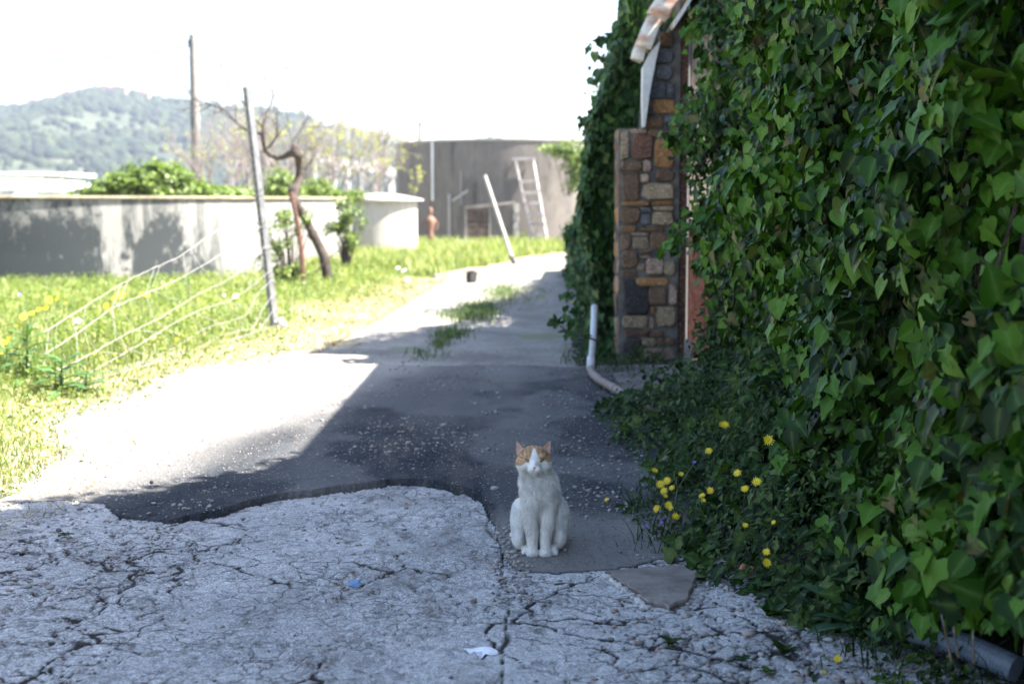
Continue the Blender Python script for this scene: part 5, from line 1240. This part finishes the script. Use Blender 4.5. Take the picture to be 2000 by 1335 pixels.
flowerplant([(1456, 1025, 5.3, .7), (1511, 1019, 5.2, .55)], (1480, 1100, 5.2), 'two tiny yellow flowers deep in the dark weeds')
flowerplant([(1636, 1285, 4.05, .95), (1610, 1312, 4.0, .6)], (1608, 1262, 4.1), 'yellow flower lying over the paving in the bottom right corner', leaves=8)
flowerplant([(1185, 975, 6.35, .6)], (1195, 990, 6.3), 'single tiny yellow flower on the asphalt right of the cat', leaves=3)
flowerplant([(1264, 1025, 5.75, .5), (1292, 1020, 5.7, .5), (1290, 998, 5.8, .35), (1356, 902, 6.1, .5)], (1310, 1050, 5.7), 'tiny purple flowers at the left foot of the weeds', mat=PUR, name='purple_flower', group=None)
flowerplant([(1158, 606, 13.4, .55), (1120, 590, 14, .5)], (1165, 680, 13.3), 'small yellow flower beside the upper end of the white pipe')
# leaf rosettes
def rosette(px_, py_, n_, sz, label, up_=.35, mat=WEED, tm=T_LONG, cat='weed', grp=None, z0=None, nm='broad_leaf_weed'):
    g = G(px_, py_); zb = float(bank_z(np.array([g.x]), np.array([g.y]))[0]) if g.x > edge_x(g.y) else .0
    o = empty(nm, (g.x, g.y, zb), label, cat, grp); 
    for k in range(n_):
        a = 2 * PI * (k + random.uniform(-.3, .3)) / n_; u = random.uniform(.6, 1.4) * up_
        Fq_ = frames(np.array([[-math.cos(a) * u, -math.sin(a) * u, 1.0]]), np.array([[math.cos(a), math.sin(a), u]]), 1)[0]
        leaf_obj(tm, 'r' + str(id(tm)), mat, Vector((g.x, g.y, zb + .01)), Fq_, sz * random.uniform(.7, 1.15), o, k)
    return o
WEED2 = leafmat('blueish_leaf', [(0, (.018, .06, .028)), (.6, (.03, .085, .035)), (1, (.05, .12, .045))], rough=.5, trans=.15, ribk=.5)
rosette(1690, 1235, 11, .21, 'large toothed leaf rosette at the foot of the ivy', .9, WEED2)
rosette(1620, 1200, 8, .17, 'broad blue-green leaf rosette left of the largest rosette', .5, WEED2)
rosette(1560, 1165, 8, .13, 'small dark rosette by the two stacked yellow flowers', .6, WEED2)
rosette(1310, 1262, 7, .045, 'small weed growing from a crack below the flagstone', .5, tm=T_OVAL)
rosette(1532, 1285, 8, .06, 'upright little weed in the paving near the bottom', 1.2, tm=T_OVAL)
rosette(1450, 1298, 6, .04, 'tiny round leafed weed at the bottom of the paving', .6, tm=T_OVAL)
rosette(1500, 1320, 6, .035, 'tiny weed at the very bottom edge of the paving', .5, tm=T_OVAL)
rosette(1510, 1205, 7, .07, 'pale green ivy seedling at the paving edge', .8, IVY, T_IVY2)
rosette(1225, 895, 9, .06, 'small fresh green rosette on the asphalt edge behind the cat', .35, BUSH, T_LONG)
rosette(1195, 840, 7, .05, 'small weed on the dark asphalt beneath the brown pipe', .5, tm=T_OVAL)
rosette(600, 833, 6, .05, 'lone green weed on the sunlit asphalt', .4, BUSH, T_OVAL)
rosette(130, 1050, 6, .05, 'small grassy weed in the cracks at the lower left', .5, WEED, T_OVAL)
# branch with a leaf whorl reaching over the track
br = empty('leafy_branch', P(1165, 668, 10.8), 'bare dark shoot with a whorl of narrow leaves reaching over the track', 'branch')
pts = [P(1172, 668, 10.8), P(1140, 655, 10.8), P(1110, 648, 10.8), P(1095, 637, 10.8), P(1086, 628, 10.8)]; MB().tube(pts, [.008, .007, .006, .005, .004], 6).build('stem', BARK, br)
for (q, n_) in ((pts[-1], 11), (pts[2], 7), (pts[1], 5)):
    for k in range(n_):
        a = 2 * PI * k / n_ + random.random(); dv = np.array([[math.cos(a), random.gauss(0, .4), math.sin(a)]])
        leaf_obj(T_OVAL, 'o', IVYF, q, frames(rnd3(1) + np.array([[0, -1, .5]]), dv, 1)[0], random.uniform(.06, .085), br, k)
# dry stalks and blue-grey pipe in the bottom right corner, terracotta chip
DRYST = M('dry_stem', (.20, .13, .09), (.32, .24, .17), 20, .8, 0)
for (a, b_, c_, d_, r_, lb) in [(1837, 1190, 1858, 1270, .0035, 'reddish dry stalk with a pale tip, leftmost of the three'), (1860, 1212, 1872, 1262, .0035, 'short pale tipped dry stalk, middle of the three'), (1900, 1225, 1902, 1275, .003, 'thin pale dry stalk, rightmost of the three')]:
    p, q = P(a, b_, 3.62), P(c_, d_ + 20, 3.66); o = empty('dry_stalk', q, lb + ' in the bottom right corner', 'stalk', 'dry stalks in front of the blue-grey pipe')
    MB().tube([q, q.lerp(p, .75)], [r_, r_ * .7], 5).build('stem', DRYST, o); MB().tube([q.lerp(p, .7), p], [r_ * 1.3, r_ * .5], 5).build('tip', LIDM, o)
p, q = P(1780, 1228, 4.05), P(1985, 1306, 3.78)
o = empty('hose_pipe', p, 'blue-grey corrugated pipe lying under the ivy in the bottom right corner', 'pipe')
m_ = MB(); pts = [p.lerp(q, t_) + Vector((0, 0, .01 * math.sin(t_ * PI))) for t_ in np.linspace(0, 1, 61)]; m_.tube(pts, [.036 + .0022 * (i % 2) for i in range(61)], 14); m_.build('tube', GREYPIPE, o, smooth=False)
tag(MB().box(P(1457, 1110, 4.8), (.034, .016, .026), Matrix.Rotation(.5, 3, 'Y'), .006).build('terracotta_chip', TERRA), 'orange terracotta chip at the foot of the weeds', 'chip')
m_ = MB(); q = P(1990, 1300, 3.7)
for k in range(14):
    a_ = G(random.uniform(1700, 1960), random.uniform(1255, 1325)); m_.tube([a_ + Vector((0, 0, .012)), a_ + Vector((random.uniform(-.09, .09), random.uniform(-.05, .05), random.uniform(.012, .04)))], .0018, 4)
o = m_.build('dry_twigs', DRY); tag(o, 'scattered dry twigs on the soil in the bottom right corner', 'twigs', None, 'stuff')

# ------------------------------------------------------------ left verge: grass, weeds, flowers
def vpos(n, y0, y1, wide, pw=1.0, edge=0.0):
    y = y0 + (y1 - y0) * RNG.random(n) ** pw; u = RNG.random(n) ** 1.0
    x = verge_x(y) + edge - u * wide * (y / 10) + .0; x += .22 * (fbm(y * 2.2, y * 0, 360, 3) - .5) * 2 * (u < .25)
    return x, y
def intank(x, y): return ((x - tc.x) ** 2 + (y - tc.y) ** 2 < (TR + .1) ** 2) | ((x - cc.x) ** 2 + (y - cc.y) ** 2 < (CR + .1) ** 2) | ((x - bc.x) ** 2 + (y - bc.y) ** 2 < (BR + .2) ** 2)
x, y = vpos(150000, 5.2, 27, 6.0, 1.15)
keep = ~intank(x, y) & (x / y > -.42); x, y = x[keep], y[keep]; n = len(x); e = verge_x(y) - x
hN = fbm(x * 1.1, y * .7, 361, 4); bare = (fbm(x * 2, y * 1.6, 362, 3) + .5 * sstep(.0, .9, e)) > .50
x, y, e, hN = x[bare], y[bare], e[bare], hN[bare]; n = len(x)
h = (.035 + .20 * sstep(.05, 1.6, e) + .14 * sstep(1.0, 3.0, e)) * (.35 + 1.3 * hN) * RNG.uniform(.6, 1.4, n) * np.interp(y, [5, 10, 15, 22, 26], [.9, .75, .42, .3, .45]) * (1 + 1.1 * sstep(-.17, -.11, x / y) * sstep(17, 22, y))
blades('grass', np.stack([x, y, vz(x, y) - .01], 1), h, (.0035 + .0005 * y) * RNG.uniform(.7, 1.4, n), RNG.uniform(.1, .9, n), np.clip(hN * 1.1 - .25 + RNG.normal(0, .2, n), 0, .99), GRASS)
x, y = vpos(60000, 5.2, 27, 5.0, 1.2, .05); keep = ~intank(x, y) & (x / y > -.42); x, y = x[keep], y[keep]; e = verge_x(y) - x
pt_ = fbm(x * 1.3, y * 1.0, 365, 3); keep = (pt_ > .42) | (RNG.random(len(x)) < .25); x, y, e, pt_ = x[keep], y[keep], e[keep], pt_[keep]; n = len(x)
z = vz(x, y) + (.02 + .16 * sstep(0, 1.4, e)) * RNG.random(n) * (.5 + pt_)
o = link('verge_weeds', leaves_mesh('verge_weeds', [(T_OVAL, np.stack([x, y, z], 1), frames(rnd3(n, .5) + np.array([0, -.1, 1]), rnd3(n), n), (.014 + .0016 * y) * RNG.uniform(.6, 1.4, n), RNG.random(n))]), BUSH); o['kind'] = 'stuff'
x = None; y = 5.2 + 20 * RNG.random(16000) ** 1.2; x = verge_x(y) + .25 - 1.1 * RNG.random(16000) ** 1.6; n = len(x)
blades('dry_grass', np.stack([x, y, vz(x, y) - .012], 1), RNG.uniform(.01, .09, n), .004 + .0008 * y * RNG.random(n), RNG.uniform(.6, 1.6, n), RNG.random(n), leafmat('straw', [(0, (.22, .15, .08)), (.6, (.38, .30, .18)), (1, (.5, .42, .28))], .7, trans=.15, ribk=0))
x = -2.6 - 9 * RNG.random(2200) ** 1.2; y = 9 + 13 * RNG.random(2200); k_ = ~intank(x, y) & (x / y > -.42) & (x < verge_x(y) - .5); x, y = x[k_], y[k_]; n = len(x)
blades('seed_stalks', np.stack([x, y, vz(x, y)], 1), RNG.uniform(.18, .46, n) * np.interp(y, [9, 15, 22], [1, .7, .55]), .005 + .0004 * y, RNG.uniform(.1, .6, n), RNG.random(n), GRASS)
# far verge up to the big tank, and behind
x, y = vpos(42000, 26, 44, 2.6, 1.0, .1); keep = ~intank(x, y); x, y = x[keep], y[keep]; n = len(x)
blades('grass', np.stack([x, y, vz(x, y) - .01], 1), RNG.uniform(.12, .38, n) * (.5 + fbm(x * .8, y * .8, 370)), .02 * RNG.uniform(.7, 1.4, n), RNG.uniform(.1, .9, n), np.clip(RNG.normal(.45, .25, n), 0, .99), GRASS)
# grass strip in the middle of the track
st = [];
for (px_, py_, n_, sx, sy) in [(985, 572, 900, .16, 1.1), (935, 600, 900, .14, .7), (915, 615, 800, .18, .5), (880, 650, 420, .10, .35), (862, 668, 160, .05, .25), (1000, 566, 400, .3, 1.6), (830, 690, 70, .1, .2)]:
    g = G(px_, py_); st.append(np.array([g.x, g.y, -.02]) + rnd3(n_) * np.array([sx, sy, 0]))
st = np.concatenate(st); n = len(st)
blades('grass', st, RNG.uniform(.03, .11, n), RNG.uniform(.006, .012, n), RNG.uniform(.3, 1, n), RNG.random(n) * .8, leafmat('track_grass', [(0, (.03, .07, .015)), (.7, (.08, .14, .03)), (1, (.2, .22, .08))], .6, trans=.25, ribk=0))
# dark leafy thistles by the fence wires
def thistle(px_, py_, d, n_, sz, h, label):
    b_ = P(px_, py_, d); b_.z = float(vz(np.array([b_.x]), np.array([b_.y]))[0]); o = empty('thistle', b_, label, 'thistle', 'thistles on the left verge')
    MB().tube([b_, b_ + Vector((.02, 0, h))], [.01, .006], 5).build('stem', STEM, o)
    for k in range(n_):
        a = k * 2.4; zz = h * (k / n_) ** 1.1; u = .2 + .9 * k / n_
        leaf_obj(T_LONG, 'r' + str(id(T_LONG)), THIS, b_ + Vector((.02 * k / n_, 0, zz)), frames(np.array([[-math.cos(a) * u, -math.sin(a) * u, 1.]]), np.array([[math.cos(a), math.sin(a), u * .8]]), 1)[0], sz * (1.1 - .5 * k / n_) * random.uniform(.8, 1.2), o, k)
THIS = leafmat('thistle_leaf', [(0, (.045, .10, .03)), (.6, (.07, .15, .035)), (1, (.11, .2, .06))], rough=.45, trans=.2)
thistle(52, 735, 10.0, 22, .24, .42, 'tall dark green thistle, leftmost on the verge')
thistle(118, 775, 9.6, 18, .22, .24, 'broad leaved thistle with big dark leaves right of the tallest one')
thistle(10, 730, 10.2, 12, .20, .22, 'low thistle cut by the left picture edge')
thistle(165, 765, 9.9, 11, .18, .12, 'lowest thistle under the sagging wires')
thistle(365, 560, 19.5, 14, .20, .35, 'upright leafy weed before the middle of the low tank')
thistle(520, 640, 15.6, 14, .16, .25, 'dark weed at the foot of the leaning fence post')
def vflower(heads, base, label, mat=YEL, rpx=12, grp='yellow flowers on the left verge', name='yellow_flower', cat='wild flower'):
    return flowerplant([(a, b, base[2], k) for a, b, k in heads], base, label, cat, mat, rpx * .62, 0, name, grp)
vflower([(45, 618, 1), (62, 612, .8), (75, 604, .9), (35, 632, 1)], (55, 720, 11), 'yellow flower heads clustered at the far left of the verge')
vflower([(95, 585, 1), (112, 583, .8), (88, 600, .9), (128, 592, .5)], (100, 690, 12), 'yellow flower heads above the sagging top wire at left')
vflower([(208, 596, 1), (225, 582, 1), (236, 576, 1.1), (214, 600, .7)], (220, 680, 14), 'yellow flower heads before the darkest stain of the low tank')
vflower([(277, 575, 1), (286, 577, .9)], (285, 650, 14.5), 'pair of yellow flower heads right of the stain cluster')
vflower([(8, 668, 1), (18, 660, .8), (5, 690, .6)], (20, 740, 10.5), 'yellow flower heads touching the left picture edge')
vflower([(185, 690, .5), (198, 700, .5), (230, 705, .4), (224, 692, .4)], (200, 740, 11), 'sprinkle of tiny yellow flowers between the middle wires')
vflower([(345, 662, .5), (360, 655, .5), (352, 676, .45), (335, 690, .4)], (350, 700, 12.5), 'tiny yellow flowers near the lower wires in the middle of the verge')
vflower([(790, 528, 1.1), (778, 523, .8), (796, 546, .9)], (790, 575, 21), 'white umbel flowers in the sunny grass beside the track', WHITEP, 10, None, 'white_flower')
vflower([(152, 626, 1), (148, 640, .6)], (150, 690, 12.5), 'white flower heads at the left end of the top wire', WHITEP, 12, None, 'white_flower')
vflower([(460, 578, 1), (438, 576, .5)], (458, 640, 15.5), 'white flower head left of the leaning fence post', WHITEP, 12, None, 'white_flower')
vflower([(38, 575, .7)], (44, 700, 11.2), 'mauve thistle head on a tall stem at the far left', PUR, 10, None, 'purple_flower')

# ------------------------------------------------------------ the cat
CX, CY = (1053 - 1000) / F_PX * 5.19, 5.19
cat = empty('cat', (CX, CY, 0.004), 'white cat with ginger patches on its head sitting in the road', 'cat')
def E(m, c, r, rot=None): m.ell(c, r, 20, 14, rot)
m_ = MB(); RX_ = lambda a: Matrix.Rotation(a, 3, 'X')
def rotx(a): return Matrix.Rotation(a, 3, 'X')
def roty(a): return Matrix.Rotation(a, 3, 'Y')
E(m_, (.003, .035, .225), (.068, .060, .085)); E(m_, (-.002, .03, .275), (.070, .056, .055)); E(m_, (-.010, .022, .315), (.058, .048, .045))
E(m_, (.012, .075, .20), (.070, .085, .10), rotx(-.5)); E(m_, (.014, .13, .135), (.082, .10, .10)); E(m_, (.010, .18, .10), (.085, .08, .095))
E(m_, (-.064, .105, .105), (.037, .080, .088)); E(m_, (.074, .105, .110), (.040, .082, .092))
E(m_, (-.072, .07, .055), (.026, .06, .045)); E(m_, (.078, .07, .055), (.027, .06, .045))
for sx, xs, xb in ((-1, -.034, -.0235), (1, .036, .0255)):
    m_.tube([(xs, .030, .25), (xs, .012, .19), (xs * .92, .0, .13), (xb + sx * .001, -.004, .07), (xb, -.006, .03), (xb, -.008, .014)], [.034, .030, .0240, .0200, .0185, .018], 16)
    E(m_, (xb, -.022, .017), (.0235, .031, .0175))
    for k in (-1.5, -.5, .5, 1.5): E(m_, (xb + k * .0098, -.043 + abs(k) * .004, .0115), (.0066, .012, .0105))
E(m_, (-.046, .025, .016), (.018, .042, .016)); E(m_, (.054, .018, .017), (.020, .045, .017))
for k in (-1, 0, 1): E(m_, (.054 + k * .011, -.018, .012), (.007, .012, .011)); E(m_, (-.046 + k * .010, -.010, .011), (.0065, .011, .010))
# head
hx0_, hz0_ = -.019, .362
E(m_, (hx0_, .0, .366), (.056, .054, .044)); E(m_, (hx0_ - .035, -.012, .352), (.030, .036, .030)); E(m_, (hx0_ + .035, -.012, .352), (.029, .036, .030))
E(m_, (hx0_ + .001, -.028, .362), (.036, .034, .034)); E(m_, (hx0_ + .002, -.048, .352), (.015, .026, .022)); 
E(m_, (hx0_ - .008, -.058, .335), (.0155, .020, .0135)); E(m_, (hx0_ + .012, -.058, .335), (.0155, .020, .0135)); E(m_, (hx0_ + .002, -.052, .324), (.013, .017, .010))
E(m_, (hx0_ - .024, -.040, .381), (.017, .014, .009)); E(m_, (hx0_ + .028, -.040, .381), (.017, .014, .009))
# ears: thin cupped shells
def ear(m, tip, inner, outer, back):
    b = len(m.v); t_, i_, o_, k_ = map(Vector, (tip, inner, outer, back)); f_ = (i_ + o_) / 2 + Vector((0, .010, 0))
    for p in (t_, i_, o_, k_, f_ * .7 + t_ * .3): m.v.append(tuple(p))
    m.f += [(b, b + 1, b + 3), (b, b + 3, b + 2), (b, b + 4, b + 1), (b, b + 2, b + 4), (b + 1, b + 4, b + 2), (b + 1, b + 2, b + 3)]
ear(m_, (-.0865, -.006, .437), (-.046, -.016, .400), (-.083, -.006, .374), (-.064, .030, .385))
ear(m_, (.0465, -.006, .439), (.005, -.016, .402), (.045, -.006, .376), (.024, .030, .387))
m_.tube([(.03, .24, .05), (.0, .30, .022), (-.06, .30, .018), (-.10, .25, .016)], [.026, .019, .017, .013], 10)
me = bpy.data.meshes.new('tmp'); me.from_pydata(m_.v, [], m_.f); tmp = bpy.data.objects.new('tmp', me); C.objects.link(tmp)
md = tmp.modifiers.new('r', 'REMESH'); md.mode = 'VOXEL'; md.voxel_size = .0034; md.use_smooth_shade = True
ms = tmp.modifiers.new('s', 'SMOOTH'); ms.factor = .5; ms.iterations = 5
dg_ = bpy.context.evaluated_depsgraph_get(); body = bpy.data.meshes.new_from_object(tmp.evaluated_get(dg_)); bpy.data.objects.remove(tmp)
nv = len(body.vertices); co = np.empty(nv * 3); body.vertices.foreach_get('co', co); co = co.reshape(-1, 3)
no = np.empty(nv * 3); body.vertices.foreach_get('normal', no); no = no.reshape(-1, 3)
def coat(p):
    x, y, z = p[:, 0] - hx0_ - .002, p[:, 1], p[:, 2]
    base = np.tile([.88, .86, .83], (len(p), 1)) * (.88 + .16 * fbm(p[:, 0] * 40 + p[:, 1] * 30, z * 26, 400, 3))[:, None]
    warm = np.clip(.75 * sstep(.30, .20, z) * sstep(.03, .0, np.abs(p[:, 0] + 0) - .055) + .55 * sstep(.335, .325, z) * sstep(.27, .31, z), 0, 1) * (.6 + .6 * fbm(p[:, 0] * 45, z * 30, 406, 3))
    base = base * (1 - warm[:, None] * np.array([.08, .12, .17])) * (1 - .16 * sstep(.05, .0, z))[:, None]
    leg_shade = np.exp(-((p[:, 0] - .002) / .007) ** 2) * sstep(.24, .19, z) * sstep(.09, .13, z); base = base * (1 - .30 * leg_shade * fbm(p[:, 0] * 90, z * 50, 407, 2))[:, None]  # darker line paints the shade between the front legs into the coat
    head = sstep(.338, .346, z)
    blaze = np.interp(z, [.33, .345, .355, .366, .378, .390, .402, .41], [.062, .046, .034, .020, .0135, .009, .004, -.002]) + .003 * (fbm(p[:, 0] * 120, z * 120, 401) - .5)
    ging = sstep(-.002, .003, np.abs(x) - blaze) * head
    low = np.where(x < 0, np.interp(x, [-.075, -.045, -.032, -.02], [.340, .345, .356, .366]), np.interp(x, [.02, .035, .05, .07], [.370, .364, .356, .352]))
    ging *= sstep(-.002, .003, z - low)
    ging = np.maximum(ging, sstep(.010, .022, y) * sstep(.350, .362, z))
    # pale rings round the eyes and muzzle stay white
    for ex_ in (-.0235, .0235): ging *= 1 - .5 * np.exp(-(((x - ex_) / .010) ** 2 + ((z - .362) / .005) ** 2))
    gcol = np.tile([.60, .385, .215], (len(p), 1)); st_ = sstep(.35, .85, np.sin(x * 430 + 3 * fbm(x * 60, z * 60, 402)) * .5 + .5) * sstep(.378, .388, z)
    side = sstep(.55, .8, np.sin(z * 520 + x * 90) * .5 + .5) * sstep(.03, .04, np.abs(x))
    gcol = gcol * (1 - .30 * st_ - .25 * side)[:, None] * (.85 + .3 * fbm(p[:, 0] * 90, z * 90, 403))[:, None]
    col = base * (1 - ging)[:, None] + gcol * ging[:, None]
    pk = np.exp(-(((x) / .010) ** 2 + ((z - .346) / .006) ** 2)) * (y < -.06); col = col * (1 - .0 * pk)[:, None]
    return col
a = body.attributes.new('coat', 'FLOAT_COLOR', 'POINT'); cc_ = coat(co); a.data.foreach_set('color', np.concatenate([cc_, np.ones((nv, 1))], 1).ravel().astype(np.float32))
FUR, t, b, o = newmat('cat_fur'); at_ = attr(t, 'coat'); t.links.new(at_.outputs['Color'], b.inputs['Base Color']); b.inputs['Roughness'].default_value = .9; b.inputs['Sheen Weight'].default_value = .15
v = coords(t, (1, 1, .45)); bump(t, noise(t, v, 260, 3), .35, .002, b)
tb = link('body', body, FUR, cat, loc=(CX, CY, .004))
# fur: fine hairs over the whole coat
tri = np.array([p.vertices[:3] for p in body.polygons]); tri4 = np.array([list(p.vertices)[2:] + [p.vertices[0]] for p in body.polygons if len(p.vertices) == 4])
TR_ = np.concatenate([tri, tri4]); A_, B_, C_ = co[TR_[:, 0]], co[TR_[:, 1]], co[TR_[:, 2]]; ar = np.linalg.norm(np.cross(B_ - A_, C_ - A_), axis=1); NH = 110000
ti = RNG.choice(len(TR_), NH, p=ar / ar.sum()); u = RNG.random((NH, 2)); fl_ = u.sum(1) > 1; u[fl_] = 1 - u[fl_]
hp = A_[ti] + (B_[ti] - A_[ti]) * u[:, :1] + (C_[ti] - A_[ti]) * u[:, 1:]; hn = no[TR_[ti, 0]]
ln = np.interp(hp[:, 2], [0, .04, .12, .2, .30, .33, .36], [.003, .005, .009, .011, .013, .008, .005]) * RNG.uniform(.5, 1.5, NH)
face = (hp[:, 1] < -.04) & (hp[:, 2] > .31); ln[face] *= .55; ln[hp[:, 2] > .405] *= .8
flow = np.stack([0 * ln, .25 + 0 * ln, -.9 + 0 * ln], 1); flow[hp[:, 2] > .345] = [0, .8, .1]
tuft = np.stack([fbm(hp[:, 0] * 55, hp[:, 2] * 40, 411 + k, 2) - .5 for k in range(3)], 1) * 1.0
dr = hn * .7 + flow * .75 + tuft + rnd3(NH, .22); dr /= np.linalg.norm(dr, axis=1, keepdims=True)
sd_ = np.cross(dr, rnd3(NH)); sd_ /= np.linalg.norm(sd_, axis=1, keepdims=True); wd_ = .00055
HV = np.stack([hp - sd_ * wd_, hp + sd_ * wd_, hp + dr * ln[:, None]], 1).reshape(-1, 3); HT = np.arange(NH * 3).reshape(-1, 3)
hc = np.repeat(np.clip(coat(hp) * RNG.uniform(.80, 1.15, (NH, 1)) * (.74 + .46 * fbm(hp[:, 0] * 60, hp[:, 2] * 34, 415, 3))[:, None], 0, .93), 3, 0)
fo = link('fur', npmesh('fur', HV, HT, {'coat': hc}), FUR, cat, loc=(CX, CY, .004)); fo['kind'] = 'stuff'
def catpart(name, mb, mat, lb=None, sm=True):
    o = mb.build(name, mat, cat, smooth=sm, loc=(CX, CY, .004)); 
    if lb: o['label'] = lb
    return o
PINK = M('pink_skin', (.52, .30, .25), (.60, .38, .32), 40, .6, .1); NOSE = M('nose_skin', (.60, .26, .25), (.66, .31, .29), 60, .4, 0)
EYEM = M('amber_eye', (.30, .20, .06), (.40, .27, .09), 60, .15, 0); LIDK = M('eye_rim', (.06, .028, .02), (.11, .05, .032), 60, .6, 0); PUP = M('pupil', (.01, .01, .01), (.015, .015, .015), 10, .1, 0)
from mathutils.bvhtree import BVHTree
bvh = BVHTree.FromPolygons([tuple(q) for q in co], [tuple(p.vertices) for p in body.polygons])
def onface(x, z):
    h = bvh.ray_cast(Vector((x, -.3, z)), Vector((0, 1, 0))); return h[0].y if h[0] is not None else -.05
for sx in (-1, 1):
    ex_ = hx0_ + .002 + sx * .0235; ez_ = .3655; ey_ = onface(ex_, ez_) + .0015; tl = roty(sx * -.38)
    m = MB(); m.ell((ex_, ey_ - .0005, ez_), (.0116, .0035, .0064), 14, 8, tl); e = catpart('eye_rim', m, LIDK)
    m = MB(); m.ell((ex_, ey_ - .0022, ez_ - .0004), (.0090, .0038, .0043), 14, 8, tl); catpart('eye', m, EYEM)
    m = MB(); m.ell((ex_, ey_ - .0052, ez_ - .0002), (.0016, .0010, .0040), 8, 6, tl); catpart('pupil', m, PUP)
ny = onface(hx0_ + .002, .3405); m = MB(); m.ell((hx0_ + .002, ny + .0005, .3425), (.0068, .004, .0038), 10, 8); m.ell((hx0_ + .002, ny + .0008, .3395), (.0032, .0035, .004), 8, 6); catpart('nose', m, NOSE)
m = MB()
for sx in (-1, 1): m.tube([(hx0_ + .002, onface(hx0_ + .002, .333) - .0006, .334), (hx0_ + .002 + sx * .006, onface(hx0_ + .002 + sx * .006, .331) - .0006, .3305), (hx0_ + .002 + sx * .011, onface(hx0_ + .002 + sx * .011, .332) - .0004, .3315)], .0008, 5)
m.tube([(hx0_ + .002, onface(hx0_ + .002, .338) - .0005, .338), (hx0_ + .002, onface(hx0_ + .002, .334) - .0005, .334)], .0007, 5); catpart('mouth', m, NOSE)
for tip_, in_, out_ in (((-.0835, -.0035, .430), (-.053, -.0135, .402), (-.080, -.0065, .380)), ((.0435, -.0035, .432), (.012, -.0135, .404), (.042, -.0065, .382))):
    m = MB(); A, B, Cc = map(Vector, (tip_, in_, out_)); off = Vector((0, -.0022, 0)); cen = (A + B + Cc) / 3 + Vector((0, .003, 0))
    m.v = [tuple(A + off), tuple(B + off), tuple(Cc + off), tuple(cen + off)]; m.f = [(0, 1, 3), (1, 2, 3), (2, 0, 3)]; catpart('ear_lining', m, PINK, sm=False)
m = MB()
for sx in (-1, 1):
    for k in range(6):
        b_ = Vector((hx0_ + .002 + sx * .014, -.068, .334 + .002 * (k % 3))); m.tube([b_, b_ + Vector((sx * .03, -.004, .004 * (k - 2.5))), b_ + Vector((sx * .062, .008, .006 * (k - 3)))], [.0004, .0003, .0001], 3)
catpart('whiskers', m, WHITEP)
